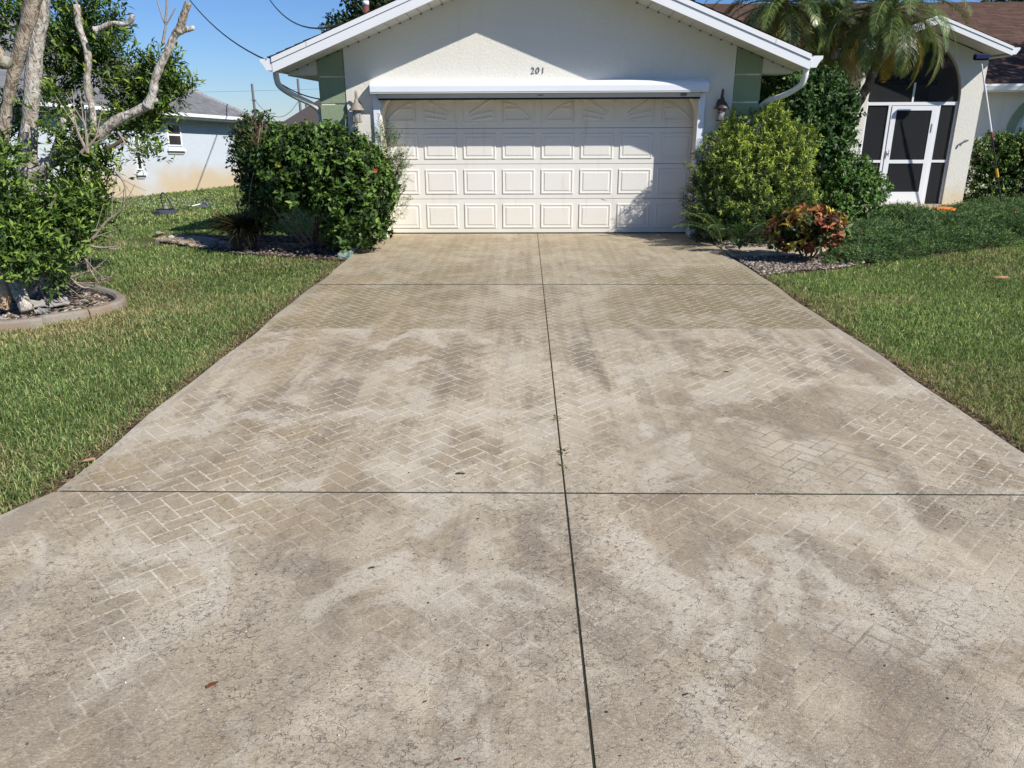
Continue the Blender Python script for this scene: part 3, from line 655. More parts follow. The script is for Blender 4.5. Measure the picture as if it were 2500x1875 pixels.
# gable fascia, rake board, soffit planks
YF = 11.35
for sgn in (-1, 1):
    xe = XC+sgn*3.72
    m = MB(); z0 = 3.83; 
    m.prism([(XC, YF, z0), (xe, YF, z0-SL*3.72), (xe, YF, z0-SL*3.72+.125), (XC, YF, z0+.125)], (0, .028, 0)); m.build('fascia', M['white'], house)
    m = MB(); m.prism([(XC, YF-.014, z0+.129), (xe, YF-.014, z0-SL*3.72+.129), (xe, YF-.014, z0-SL*3.72+.195), (XC, YF-.014, z0+.195)], (0, .04, 0)); m.build('rake_board', M['white'], house)
    for q in (.33, .72):
        m = MB(); x = XC+sgn*3.72*q*1.2; zz = z0-SL*3.72*q*1.2; m.box(x-.003, x+.003, YF-.0165, YF-.0145, zz+.135, zz+.19); m.build('board_seam', M['trimgrey'], house)
    n = 24; L = 3.70/n
    for i in range(n):
        a, b = XC+sgn*(i*L+.004), XC+sgn*((i+1)*L-.004); dz = .010+.0*(i % 2)
        m = MB(); m.prism([(a, YF+.03, zr(a)-.0+.0), (b, YF+.03, zr(b)), (b, YF+.03, zr(b)+.012), (a, YF+.03, zr(a)+.012)], (0, .615, 0)); m.build('soffit_plank', M['soffit'], house)
    m = MB()
    for i in range(n): x = XC+sgn*i*L; m.box(x-.010, x+.010, YW-.022, YW-.004, zr(x)-.020, zr(x)-.006)
    m.build('soffit_clip', M['black'], house, kind='stuff')
    m = MB(); m.prism([(XC, YF+.03, zr(XC)+.014), (xe, YF+.03, zr(xe)+.014), (xe, YF+.03, zr(xe)+.03), (XC, YF+.03, zr(XC)+.03)], (0, .64, 0)); m.build('soffit_backing', M['black'], house)
    # boxed eave return and the flat soffit that runs back under the eave
    xi = -3.05 if sgn < 0 else 3.45
    m = MB(); m.prism([(xi, YW+.03, 2.37), (xe+sgn*-.02, YW+.03, 2.37), (xe+sgn*-.02, YW+.03, zr(xe)+.01), (xi, YW+.03, zr(xi)+.01)], (0, .03, 0)); m.build('eave_return', M['soffit'], house)
    m = MB(); m.box(min(xi, xe), max(xi, xe), YW+.06, 22, 2.36, 2.375); m.build('eave_soffit', M['soffit'], house)
    # gutter: K profile along the eave
    g = MB(); x = xe+sgn*.005; zt = zr(xe)+.155; zb = zt-.15
    prof = [(x, zt), (x, zb), (x+sgn*.085, zb), (x+sgn*.10, zb+.035), (x+sgn*.135, zb+.09), (x+sgn*.16, zb+.11), (x+sgn*.16, zt), (x+sgn*.148, zt), (x+sgn*.148, zb+.115), (x+sgn*.09, zb+.012), (x+sgn*.012, zb+.012), (x+sgn*.012, zt)]
    g.prism([(a, YF+.02, b) for a, b in prof], (0, 9.5, 0)); g.build('gutter', M['white'], house)
    m = MB(); m.prism([(a, YF+.006, b) for a, b in prof[:7]], (0, .012, 0)); m.build('gutter_cap', M['white'], house)
# downspouts
m = MB(); m.tube(spline([(-3.56, 11.62, 2.42), (-3.56, 11.63, 2.30), (-3.53, 11.66, 2.20), (-3.40, 11.80, 2.09), (-3.20, 12.02, 1.97), (-3.105, 12.12, 1.86), (-3.10, 12.14, 1.7), (-3.10, 12.14, 1.2), (-3.10, 12.14, .08)], 4), .042, 10); m.build('downspout', M['soffit'], house, smooth=True)
m = MB(); m.tube(spline([(3.96, 11.62, 2.42), (3.96, 11.63, 2.30), (3.93, 11.70, 2.18), (3.78, 11.86, 2.06), (3.60, 12.05, 1.98), (3.51, 12.14, 1.86), (3.505, 12.15, 1.6), (3.505, 12.15, .08)], 4), .042, 10); m.build('downspout', M['white'], house, smooth=True)

def shingles(name, O, U, V, nU, nV, mat, parent, tab=.305, ex=.14, keep=None, hip=None):
    O, U, V = map(np.array, (O, U, V)); N = np.cross(U, V); N = N if N[2] > 0 else -N; vs, fs, ts = [], [], []
    for j in range(nV):
        off = random.random()*tab
        for i in range(-1, nU+1):
            a0, a1 = max(0, i*tab+off), min(nU*tab, (i+1)*tab+off-.006)
            if hip: lo, hi = hip(j*ex); a0, a1 = max(a0, lo), min(a1, hi)
            if a1-a0 < .03: continue
            v0, v1 = j*ex, (j+1)*ex+.01; h = .012+.006*random.random()
            if keep and not keep(O+U*(a0+a1)/2+V*(v0+v1)/2): continue
            b = len(vs); vs += [O+U*a0+V*v0+N*h, O+U*a1+V*v0+N*h, O+U*a1+V*v1+N*.004, O+U*a0+V*v1+N*.004, O+U*a0+V*v0, O+U*a1+V*v0]
            fs += [(b, b+1, b+2, b+3), (b+4, b+5, b+1, b)]; ts += [random.random()]*6
    return link(name, arrays(name, np.array(vs), np.array(fs), tint=ts), mat, parent, kind='stuff')
# garage roof: deck and shingles on both slopes
cs = 1/math.hypot(1, SL); up = np.array
for sgn in (-1, 1):
    zt = 3.83+.20
    m = MB(); m.prism([(XC, YF+.03, zt), (XC+sgn*3.74, YF+.03, zt-SL*3.74), (XC+sgn*3.74, YF+.03, zt-SL*3.74-.03), (XC, YF+.03, zt-.03)], (0, 12.6, 0)); m.build('roof', M['sh_brown'], house)
    V = (-sgn*cs, 0, SL*cs); U = (0, 1, 0)
    shingles('shingles', (XC+sgn*3.77, YF-.02, zt-SL*3.77+.004), U, V, 41, 28, M['sh_brown'], house)
# main roof, ridge across
RZ0, RY0, RY1 = 2.45, 17.9, 23.8
c2 = 1/math.hypot(1, .39)
m = MB(); m.prism([(XC, RY0, RZ0), (XC, RY1, RZ0+.39*(RY1-RY0)), (XC, 29.7, RZ0), (XC, 29.7, RZ0-.04), (XC, RY1, RZ0+.39*(RY1-RY0)-.04), (XC, RY0, RZ0-.04)], (17.5, 0, 0)); m.build('roof', M['sh_brown'], house)
def keepm(p):
    if abs(p[0]-XC) < 3.7 and p[2] < 4.03-SL*abs(p[0]-XC): return False
    return True
shingles('shingles', (XC, RY0-.03, RZ0-.008), (1, 0, 0), (0, c2, .39*c2), 57, 46, M['sh_brown'], house, keep=keepm)
m = MB()
for i in range(52):
    x = 1.0+i*.32; m.prism([(x, RY1-.13, RZ0+.39*5.9-.035), (x, RY1, RZ0+.39*5.9+.035+.006*(i % 2)), (x, RY1+.13, RZ0+.39*5.9-.035)], (.33, 0, 0))
m.build('ridge_cap', M['sh_brown'], house, kind='stuff')
m = MB(); m.tube([(3.62, 20.2, 2.6), (3.62, 20.2, 4.0)], .05, 10); 
# plumbing vent, dark red, white cap
vp = aty(791, 20, 15.5)
m = MB(); m.tube([(vp[0], 15.5, vp[2]-.8), (vp[0], 15.5, vp[2]+.06)], .055, 12); m.build('vent_pipe', plain('vent_red', (.16, .06, .05)), house, smooth=True)
m = MB(); m.tube([(vp[0], 15.5, vp[2]+.062), (vp[0], 15.5, vp[2]+.14)], .06, 12); m.build('vent_cap', M['white'], house, smooth=True)
# recessed front wall, right wing wall, fascia and gutter of the right wing
m = MB(); m.box(3.44, 6.6, 18.5, 18.7, -.05, 2.42); m.build('wall', M['stucco'], house)
m = MB(); m.box(9.1, 17.5, 18.5, 18.7, -.05, 2.42); m.build('wall', M['stucco'], house)
m = MB(); m.box(17.3, 17.5, 18.7, 29, -.05, 2.42); m.box(-2.8, 17.3, 29, 29.2, -.05, 2.42); m.build('wall', M['stucco'], house)
for a, b in ((3.9, 6.3), (9.22, 17.7)):
    m = MB(); m.box(a, b, RY0-.005, RY0+.02, RZ0-.19, RZ0-.02); m.build('fascia', M['white'], house)
    g = MB(); y = RY0-.01; zt = RZ0-.03; g.prism([(a, y, zt), (a, y, zt-.13), (a, y-.08, zt-.13), (a, y-.12, zt-.04), (a, y-.12, zt), (a, y-.11, zt), (a, y-.075, zt-.118), (a, y-.012, zt-.118), (a, y-.012, zt)], (b-a, 0, 0)); g.build('gutter', M['white'], house)
    m = MB(); m.box(a, b, RY0+.02, 18.5, RZ0-.19, RZ0-.175); m.build('eave_soffit', M['soffit'], house)
def window(x0, x1, z0, z1, y, parent, arch=False):
    m = MB(); m.box(x0, x0+.05, y-.03, y, z0, z1); m.box(x1-.05, x1, y-.03, y, z0, z1); m.box(x0+.05, x1-.05, y-.03, y, z0, z0+.05); m.box(x0+.05, x1-.05, y-.03, y, z1-.05, z1); m.box(x0+.05, x1-.05, y-.025, y, (z0+z1)/2-.02, (z0+z1)/2+.02)
    f = m.build('window', M['white'], parent)
    m = MB(); m.box(x0+.045, x1-.045, y-.012, y-.004, z0+.045, z1-.045); m.build('pane', M['pane'], f)
window(5.55, 6.35, .9, 2.1, 18.5, house)
window(11.35, 12.6, .75, 1.95, 18.5, house)
# raised sage arch round the far window
m = MB(); cx = 11.97
for k in range(14):
    a0, a1 = PI*k/14, PI*(k+1)/14
    q = lambda a, r: (cx+r*math.cos(a), 18.46, 1.35+r*math.sin(a)*1.0)
    p = [q(a0, .78), q(a1, .78), q(a1, .98), q(a0, .98)]; m.prism(p, (0, .035, 0))
m.box(cx-.98, cx-.78, 18.46, 18.495, .6, 1.35); m.box(cx+.78, cx+.98, 18.46, 18.495, .6, 1.35); m.build('window_surround', M['green'], house)

# entry block with tall arch and its small gable
PX, PY = 7.75, 16.4
def zp(x): return 3.38-.37*abs(x-PX)
ax0, ax1, az, ab = 6.90, 8.74, 2.05, 1.13
out = [(6.52, -.03), (6.52, zp(6.52)+.01), (PX, zp(PX)+.01), (9.16, zp(9.16)+.01), (9.16, -.03), (ax1, -.03)]
for k in range(25): a = PI*k/24; out.append(((ax0+ax1)/2+(ax1-ax0)/2*math.cos(a), az+ab*math.sin(a)))
out.append((ax0, -.03))
m = MB(); m.prism([(x, PY, z) for x, z in out], (0, .2, 0)); m.build('entry_wall', M['stucco_foot'], house)
m = MB(); m.box(6.52, 6.70, PY+.2, 18.5, -.03, 2.75); m.build('entry_wall', M['stucco'], house)
m = MB(); m.box(8.98, 9.16, PY+.2, 18.5, -.03, 2.75); m.build('entry_wall', M['stucco'], house)
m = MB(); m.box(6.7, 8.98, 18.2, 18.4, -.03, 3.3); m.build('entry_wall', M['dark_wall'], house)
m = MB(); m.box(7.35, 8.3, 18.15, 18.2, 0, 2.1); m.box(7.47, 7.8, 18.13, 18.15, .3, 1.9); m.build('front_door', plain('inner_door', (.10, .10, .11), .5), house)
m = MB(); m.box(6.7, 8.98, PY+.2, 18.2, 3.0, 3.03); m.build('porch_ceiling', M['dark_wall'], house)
for sgn in (-1, 1):
    m = MB(); y = 15.8; xe = PX+sgn*1.5; z0 = 3.40
    m.prism([(PX, y, z0), (xe, y, z0-.37*1.5), (xe, y, z0-.37*1.5+.10), (PX, y, z0+.10)], (0, .03, 0)); m.build('fascia', M['white'], house)
    m = MB(); m.prism([(PX, y-.012, z0+.103), (xe, y-.012, z0-.555+.103), (xe, y-.012, z0-.555+.155), (PX, y-.012, z0+.155)], (0, .04, 0)); m.build('rake_board', M['white'], house)
    m = MB(); m.prism([(PX, y+.03, z0+.01), (xe, y+.03, z0-.545), (xe, y+.03, z0-.53), (PX, y+.03, z0+.025)], (0, .57, 0)); m.build('soffit', M['soffit'], house)
    m = MB(); m.prism([(PX, y+.03, z0+.155), (xe, y+.03, z0-.40), (xe, y+.03, z0-.43), (PX, y+.03, z0+.125)], (0, 5.2, 0)); m.build('roof', M['sh_brown'], house)
    cc = 1/math.hypot(1, .37)
    shingles('shingles', (PX+sgn*1.53, y-.01, z0+.16-.37*1.53), (0, 1, 0), (-sgn*cc, 0, .37*cc), 17, 11, M['sh_brown'], house)
    g = MB(); x = xe+sgn*.004; zt = z0-.555+.14; zb = zt-.12
    g.prism([(x, y+.01, zt), (x, y+.01, zb), (x+sgn*.07, y+.01, zb), (x+sgn*.13, y+.01, zt-.03), (x+sgn*.13, y+.01, zt)], (0, 2.4, 0)); g.build('gutter', M['white'], house)
m = MB(); m.prism([(6.3, 15.83, 2.83), (6.52, 15.83, 2.83), (6.52, 15.83, 2.9), (6.3, 15.83, 2.86)], (0, 2, 0)); m.build('eave_soffit', M['soffit'], house); m = MB(); m.prism([(9.16, 15.86, 2.83), (9.24, 15.86, 2.83), (9.24, 15.86, 2.86), (9.16, 15.86, 2.86)], (0, 2, 0)); m.build('eave_soffit', M['soffit'], house)
# screen enclosure in the arch
sy = PY+.07
en = MB()
en.box(ax0+.005, ax0+.04, sy-.02, sy+.02, 0, az); en.box(ax1-.04, ax1-.005, sy-.02, sy+.02, 0, az)
en.box(ax0+.04, ax1-.04, sy-.024, sy+.02, 1.975, 2.035); en.box(ax0+.04, 7.36, sy-.018, sy+.018, .86, .91); en.box(8.40, ax1-.04, sy-.018, sy+.018, .86, .91)
en.box(7.36, 7.42, sy-.021, sy+.02, 0, 1.975); en.box(8.34, 8.40, sy-.021, sy+.02, 0, 1.975)
en.box(7.80, 7.835, sy-.02, sy+.01, 2.035, 2.40)
enc = en.build('screen_enclosure', M['white'], house)
def scr(name, x0, x1, z0, z1, y, par):
    m = MB(); m.box(x0, x1, y-.001, y+.001, z0, z1); m.build(name, M['screen'], par)
scr('screen', ax0+.04, 7.36, .91, 1.975, sy, enc); scr('screen', ax0+.04, 7.36, .02, .86, sy, enc); scr('screen', 8.40, ax1-.04, .91, 1.975, sy, enc); scr('screen', 8.40, ax1-.04, .02, .86, sy, enc)
m = MB(); pts = [((ax0+ax1)/2+(ax1-ax0)/2*math.cos(PI*k/20)*.985, sy, 2.036+(ab-.03)*math.sin(PI*k/20)) for k in range(21)]; m.prism(pts, (0, .002, 0)); m.build('screen', M['screen'], enc)
dm = MB(); y0, y1 = sy-.034, sy-.004
dm.box(7.425, 7.525, y0, y1, .02, 1.965); dm.box(8.235, 8.335, y0, y1, .02, 1.965); dm.box(7.525, 8.235, y0, y1, 1.875, 1.965); dm.box(7.525, 8.235, y0, y1, .845, .915); dm.box(7.525, 8.235, y0, y1, .02, .27)
dr = dm.build('screen_door', M['white'], house)
scr('screen', 7.525, 8.235, .915, 1.875, sy-.02, dr); scr('screen', 7.525, 8.235, .27, .845, sy-.02, dr)
m = MB(); m.tube([(7.475, y0-.03, .98), (7.475, y0-.03, 1.12)], .009, 8); m.box(7.46, 7.49, y0-.03, y0, 1.03, 1.05); m.build('handle', M['trimgrey'], dr)
m = MB(); m.box(8.27, 8.285, y0-.012, y0-.001, 1.45, 1.62); m.build('hinge', M['trimgrey'], dr)
# tap or bracket on the pier
m = MB(); m.tube(spline([(9.05, PY-.002, 1.30), (9.0, PY-.05, 1.31), (8.93, PY-.06, 1.28), (8.88, PY-.03, 1.18)], 4), .014, 8); m.build('wall_hook', M['trimgrey'], house)

# ---- garage door: sections and raised panels
DY = 12.35
gd = empty('garage_door', (0, 0, 0)); gd.parent = house; gd.location = (-XC, -YW, 0)
m = MB()
for i in range(4):
    z0 = .012+i*.533; m.box(XC-2.43, XC+2.43, DY, DY+.04, z0+.003, z0+.530)
m.build('section', M['door'], gd, bevel=.003)
m = MB(); m.box(XC-2.43, XC+2.43, DY+.02, DY+.05, 0, 2.2); m.build('seam_backing', M['black'], gd)
def ring(r0, y0, r1, y1):   # quad ring between two rectangles
    v = [(r0[0], y0, r0[2]), (r0[1], y0, r0[2]), (r0[1], y0, r0[3]), (r0[0], y0, r0[3]), (r1[0], y1, r1[2]), (r1[1], y1, r1[2]), (r1[1], y1, r1[3]), (r1[0], y1, r1[3])]
    return v, [(0, 1, 5, 4), (1, 2, 6, 5), (2, 3, 7, 6), (3, 0, 4, 7)]
def inset(r, d): return (r[0]+d, r[1]-d, r[2]+d, r[3]-d)
def panelmesh(flat=False, bars=()):
    r = (-.255, .255, -.19, .19); m = MB(); q = [(0, -.001), (.008, -.013), (.022, -.013), (.026, -.006), (.052, -.006), (.060, -.0135)] if not flat else [(0, -.001), (.006, -.009), (.016, -.009), (.020, -.003), (.030, -.003), (.034, -.0065)]
    for (a, ya), (b, yb) in zip(q[:-1], q[1:]): m.add(*ring(inset(r, a), ya, inset(r, b), yb))
    f = inset(r, q[-1][0]); y = q[-1][1]; m.add([(f[0], y, f[2]), (f[1], y, f[2]), (f[1], y, f[3]), (f[0], y, f[3])], [(0, 1, 2, 3)])
    for (p0, p1) in bars:
        a = np.array([p0[0], 0, p0[1]]); b = np.array([p1[0], 0, p1[1]]); d = b-a; L = np.linalg.norm(d); d /= L; s = np.cross(d, [0, 1, 0]); w0, w1 = .016, .009
        vs = [a+s*w0, b+s*w0, b-s*w0, a-s*w0]; vt = [a+s*w1+np.array([0, -.021, 0]), b+s*w1+np.array([0, -.021, 0]), b-s*w1+np.array([0, -.021, 0]), a-s*w1+np.array([0, -.021, 0])]
        vs = [v+np.array([0, y+.001, 0]) for v in vs]; m.add(vs+vt, [(4, 5, 6, 7), (0, 1, 5, 4), (1, 2, 6, 5), (2, 3, 7, 6), (3, 0, 4, 7)])
    return m.mesh('panel')
normal = panelmesh()
# a fan spreading over four panels: rim, spokes and outer rays
def fan(side, k):
    # local x grows away from the fan's centre; k = 0 inner panel, 1 outer panel
    bars = []
    fx = lambda x: side*x
    if k == 0:
        c = (-.215, -.13); P = [(-.215, -.155), (.215, -.155)]
        bars += [((-.12, -.09), (.215, -.02)), ((-.15, -.06), (.215, .165)), ((-.10, -.150), (.215, -.105))]
        bars += [((-.215, .14), (.10, .15))]
    else:
        arc = [(-.215, .105), (-.10, .075), (.02, .01), (.13, -.08), (.19, -.150)]
        bars += list(zip(arc[:-1], arc[1:])); bars += [((-.215, .01), (.0, .022)), ((-.215, -.155), (.19, -.155)), ((-.215, .105), (-.215, -.15))]
    return panelmesh(True, [((fx(a[0]), a[1]), (fx(b[0]), b[1])) for a, b in bars])
tops = [fan(-1, 1), fan(-1, 0), fan(1, 0), fan(1, 1)]
for i in range(4):
    for j in range(8):
        me = normal if i < 3 else tops[j % 4]
        link('panel', me, M['door'] if not me.materials else None, gd, loc=(XC+(j-3.5)*.608, DY, .012+i*.533+.266))
m = MB(); m.box(XC-2.43, XC+2.43, DY-.012, DY+.03, -.002, .011); m.build('bottom_seal', M['black'], gd)
# dent in the lowest seam
m = MB(); m.prism([(1.20, DY-.003, .546), (1.27, DY-.012, .532), (1.31, DY-.003, .527), (1.24, DY-.003, .540)], (0, .004, 0)); m.build('dent', M['door'], gd)

# ---- roll-down shutter box and side rails
bx0, bx1 = -2.262, 2.655
m = MB(); prof = [(YW-.001, 2.275), (YW-.12, 2.275), (YW-.17, 2.262), (YW-.20, 2.235), (YW-.212, 2.20), (YW-.214, 2.125), (YW-.205, 2.118), (YW-.205, 2.105), (YW-.001, 2.105)]
m.prism([(bx0, y, z) for y, z in prof], (bx1-bx0, 0, 0)); sb = m.build('shutter_box', M['shutter'], house, smooth=False)
m = MB(); m.box(bx0+.10, bx1-.10, YW-.135, YW-.105, 2.04, 2.105); m.build('bottom_bar', M['trimgrey'] if 0 else plain('shutter_bar', (.50, .50, .49), .5), sb)
m = MB(); m.box(bx0+.10, bx1-.10, YW-.13, YW+.02, 2.015, 2.038); m.build('slot', M['black'], sb)
m = MB()
for k in range(5): m.box(.19+k*.016, .202+k*.016, YW-.1385, YW-.1355, 2.066, 2.078)
m.build('maker_mark', M['digit'], sb)
m = MB(); m.prism([(2.31+.052*math.cos(2*PI*k/20), YW-.1385, 2.072+.026*math.sin(2*PI*k/20)) for k in range(20)], (0, .0025, 0)); m.build('sticker', M['sticker'], sb)
for a, b in ((-2.262, -2.162), (2.555, 2.655)):
    m = MB(); m.box(a, b, YW-.045, YW-.002, .0, 2.104); m.build('shutter_rail', M['shutter'], house, bevel=.004)
# house number: three dark digits standing off the stucco
def digit(ch, x):
    c = bpy.data.curves.new('digit', 'FONT'); c.body = ch; c.size = .125; c.extrude = .004; c.shear = .08; c.offset = -.0016
    o = bpy.data.objects.new('tmp', c); COL.objects.link(o); dg = bpy.context.evaluated_depsgraph_get(); me = bpy.data.meshes.new_from_object(o.evaluated_get(dg)); bpy.data.objects.remove(o)
    v = np.array([p.co for p in me.vertices]); me.clear_geometry() if 0 else None
    for p in me.vertices: a, b, z_ = p.co; p.co = (a, -z_, b)
    me.materials.clear(); link('digit', me, M['digit'], house, loc=(x, YW-.008, 2.372))
for ch, x in (('2', .075), ('0', .147), ('1', .225)): digit(ch, x)

# ---- wall lanterns
def lantern(x, dark, label):
    t = empty('wall_lantern', (x, YW, 1.9), label=label, cat='wall lamp', group='lanterns either side of the garage door')
    mt = M['lampdark'] if dark else M['lamp']; y = YW-.13
    m = MB(); m.prism([(x+.055*math.cos(2*PI*k/16), YW-.012, 1.93+.085*math.sin(2*PI*k/16)) for k in range(16)], (0, .012, 0)); m.build('back_plate', mt, t)
    m = MB(); m.tube(spline([(x, YW-.012, 1.95), (x, YW-.06, 2.03), (x, YW-.10, 2.13), (x, YW-.135, 2.12), (x, y, 2.05), (x, y, 2.0)], 5), .014, 8); m.build('arm', mt, t, smooth=True)
    m = MB(); m.lathe((x, y, 0), [(.001, 2.04), (.022, 2.035), (.03, 2.0), (.045, 1.975), (.07, 1.95), (.085, 1.915), (.112, 1.885), (.112, 1.872), (.05, 1.878), (.001, 1.885)], 20); m.build('hood', mt, t, smooth=True)
    m = MB(); m.lathe((x, y, 0), [(.06, 1.876), (.062, 1.72), (.058, 1.72), (.056, 1.876)], 20); m.build('glass', M['lampglass'], t, smooth=True)
    m = MB(); m.lathe((x, y, 0), [(.001, 1.87), (.012, 1.868), (.014, 1.84), (.029, 1.81), (.030, 1.79), (.018, 1.765), (.001, 1.76)], 14); m.build('bulb', M['bulb'], t, smooth=True)
    m = MB(); m.lathe((x, y, 0), [(.014, 1.759), (.014, 1.722)], 10); m.build('socket', mt, t)
    for k in range(4):
        a = PI/4+k*PI/2; m = MB(); m.tube([(x+.066*math.cos(a), y+.066*math.sin(a), 1.72), (x+.066*math.cos(a), y+.066*math.sin(a), 1.876)], .006, 6); m.build('cage_bar', mt, t)
    m = MB(); m.lathe((x, y, 0), [(.001, 1.70), (.05, 1.702), (.078, 1.712), (.078, 1.722), (.001, 1.722)], 20); m.build('base', mt, t, smooth=True)
lantern(-2.49, False, 'pale bronze wall lantern between the sage left corner and the garage shutter rail')
lantern(2.88, True, 'dark bronze wall lantern on the shaded wall right of the garage shutter rail')

# ================================================================== NEIGHBOUR HOUSE
A = grd(503, 402); B = grd(225, 432); A = A+np.array([.18, .3, 0]); u = (B-A); u[2] = 0; u /= np.linalg.norm(u); nrm = np.array([-u[1], u[0], 0]); nrm = nrm if nrm@(CAM-A) > 0 else -nrm
zb = float(A[2]); 
def solve_z(x, y, off=0):   # a picture point on the wall plane -> (s along the wall, z)
    d = ray(x, y); P0 = A+nrm*off; t = ((P0-CAM)@nrm)/(d@nrm); p = CAM+d*t; return float((p-A)@u), float(p[2])
eh = solve_z(503, 265, .45)[1]
nb = empty('house', tuple(A), label='pale blue stucco neighbour house with grey shingle roof and rust stained foot', cat='house')
def wb(name, s0, s1, d0, d1, z0, z1, mat, parent, **kw):
    m = MB(); m.obox(A+u*(s0+s1)/2+nrm*(d0+d1)/2+np.array([0, 0, (z0+z1)/2-A[2]]), u, nrm, [0, 0, 1], abs(s1-s0)/2, abs(d1-d0)/2, abs(z1-z0)/2); return m.build(name, mat, parent, **kw)
LW = 15.0; WD = 8.5
eh = max(eh, zb+2.1)
wb('wall', 0, LW, -.2, 0, zb-.5, eh+.05, M['blue'], nb); wb('wall', 0, .2, -WD, -.2, zb-.6, eh+.05, M['blue'], nb); wb('wall', LW-.2, LW, -WD, -.2, zb-.6, eh+.05, M['blue'], nb)
OH = .5
wb('fascia', -OH, LW+OH, OH-.02, OH+.01, eh-.02, eh+.15, M['white'], nb); wb('fascia', -OH-.03, -OH, -WD-OH, OH+.01, eh-.02, eh+.15, M['white'], nb)
wb('gutter', -OH, LW+OH, OH+.012, OH+.12, eh+.05, eh+.15, M['white'], nb)
wb('eave_soffit', -OH, LW+OH, 0, OH-.022, eh-.02, eh-.005, M['dark_wall'], nb)
hp = .60; half = WD/2+OH
E1 = A+u*(-OH)+nrm*OH; E1[2] = eh+.15; E2 = A+u*(LW+OH)+nrm*OH; E2[2] = eh+.15; E3 = E2-nrm*2*half; E4 = E1-nrm*2*half
T1 = E1+u*half-nrm*half+np.array([0, 0, hp*half]); T2 = E2-u*half-nrm*half+np.array([0, 0, hp*half])
m = MB(); m.add([E1, E2, E3, E4, T1, T2], [(0, 1, 5, 4), (1, 2, 5), (2, 3, 4, 5), (3, 0, 4)]); m.build('roof', M['sh_grey'], nb)
ch = 1/math.hypot(1, hp); Vv = (-nrm+np.array([0, 0, hp]))*ch
shingles('shingles', E1+np.array([0, 0, .012]), u, Vv, int((LW+2*OH)/.305), int(half/ch/.14), M['sh_grey'], nb, hip=lambda v: (v*ch, LW+2*OH-v*ch))
m = MB()
for k in range(20):
    a = E1+(T1-E1)*k/20; b = E1+(T1-E1)*(k+1.05)/20; m.tube([a+np.array([0, 0, .02]), b+np.array([0, 0, .03])], .07, 5)
m.build('hip_cap', plain('hip_pale', (.30, .31, .33), .9), nb, kind='stuff')
def nwin(xa, ya, xb, yb_):
    s1, z1 = solve_z(xa, ya); s0, z0 = solve_z(xb, yb_); sa, sb_ = min(s0, s1), max(s0, s1); z0, z1 = min(z0, z1), max(z0, z1)
    f = wb('window', sa-.04, sb_+.04, .002, .03, z0-.04, z1+.04, M['white'], nb)
    for zz0, zz1 in ((z0, (z0+z1)/2-.03), ((z0+z1)/2+.03, z1)): wb('pane', sa+.02, sb_-.02, .031, .036, zz0, zz1, M['pane'], f)
    wb('sill', sa-.10, sb_+.10, .0, .10, z0-.20, z0-.12, M['white'], f); wb('sill_shade', sa-.06, sb_+.06, .0, .03, z0-.30, z0-.205, M['trimgrey'], f)
NBROT = R_(-3.2)
nwin(357, 280, 390, 322); nwin(287, 310, 307, 380); nwin(150, 330, 175, 400)

nb.rotation_euler = (NBROT, 0, 0)   # the plot falls away from the street
# ================================================================== FAR HOUSE, POLES, WIRES
fh = empty('house', (-26, 90, 0), label='far brown roofed house beyond the hedge between two poles', cat='house')
def far(x, y, Y=90): return aty(x, y, Y)
pts = [far(530, 290), far(575, 268), far(600, 270), far(700, 208), far(790, 262), far(800, 296)]
m = MB(); m.prism(pts, (0, 8, 0)); m.build('roof', M['sh_taupe'], fh)
a = far(536, 289); b = far(790, 296); m = MB(); m.box(a[0], b[0], 91, 98, -1, a[2]); m.build('wall', M['dark_wall'], fh)
def pole(x, yt, label, box=False):
    t = aty(x, yt, 120); m = MB(); m.tube([(t[0], 120, -1.5), (t[0], 120, t[2])], [.22, .17], 10); o = m.build('utility_pole', M['wood_pole'])
    meta(o, label, 'utility pole', 'poles on the skyline'); m = MB(); m.box(t[0]-.3, t[0]+.5, 119.75, 119.82, t[2]-2.3, t[2]-2.2); m.build('crossarm', M['wood_pole'], o)
    if box: m = MB(); m.lathe((t[0]+1.2, 120, t[2]-4.6), [(.01, 0), (.45, .02), (.45, 1.5), (.1, 1.6)], 12); m.build('transformer', M['insulator'], o)
    return t
pa = pole(544, 181, 'bare wooden pole standing beyond the blue house corner'); pb = pole(643, 170, 'dark pole with a box seen behind the garage downspout', True)
def wire(name, p, q, sag, r, label, n=14):
    p, q = np.array(p), np.array(q); m = MB(); m.tube([p+(q-p)*t-np.array([0, 0, sag*4*t*(1-t)]) for t in np.linspace(0, 1, n)], r, 5); meta(m.build(name, M['wire']), label, 'wire', 'overhead wires')
wire('power_line', (-3.62, 12.1, 2.50), aty(395, -20, 22), .25, .013, 'black service wire rising left from the garage gutter corner')
wire('power_line', aty(742, 50, 15), aty(575, -12, 30), .45, .018, 'twisted black wire dropping to the garage roof edge')
wire('power_line', pa-np.array([0, 0, 2]), pb-np.array([0, 0, 2.8]), 2.6, .035, 'sagging wire slung between the two distant poles')
wire('power_line', (pa[0]-60, 120, pa[2]-1.2), (pb[0]+30, 120, pb[2]-.6), .6, .014, 'upper faint line crossing the sky past both poles')
wire('power_line', (pa[0]-60, 122, pa[2]-5.6), (pb[0]+30, 122, pb[2]-5.2), .5, .014, 'lower faint line crossing the sky past both poles')
wire('power_line', aty(602, 178, 13.2), aty(700, 215, 12.6), .05, .010, 'dark wire under the left eave beside the downspout')

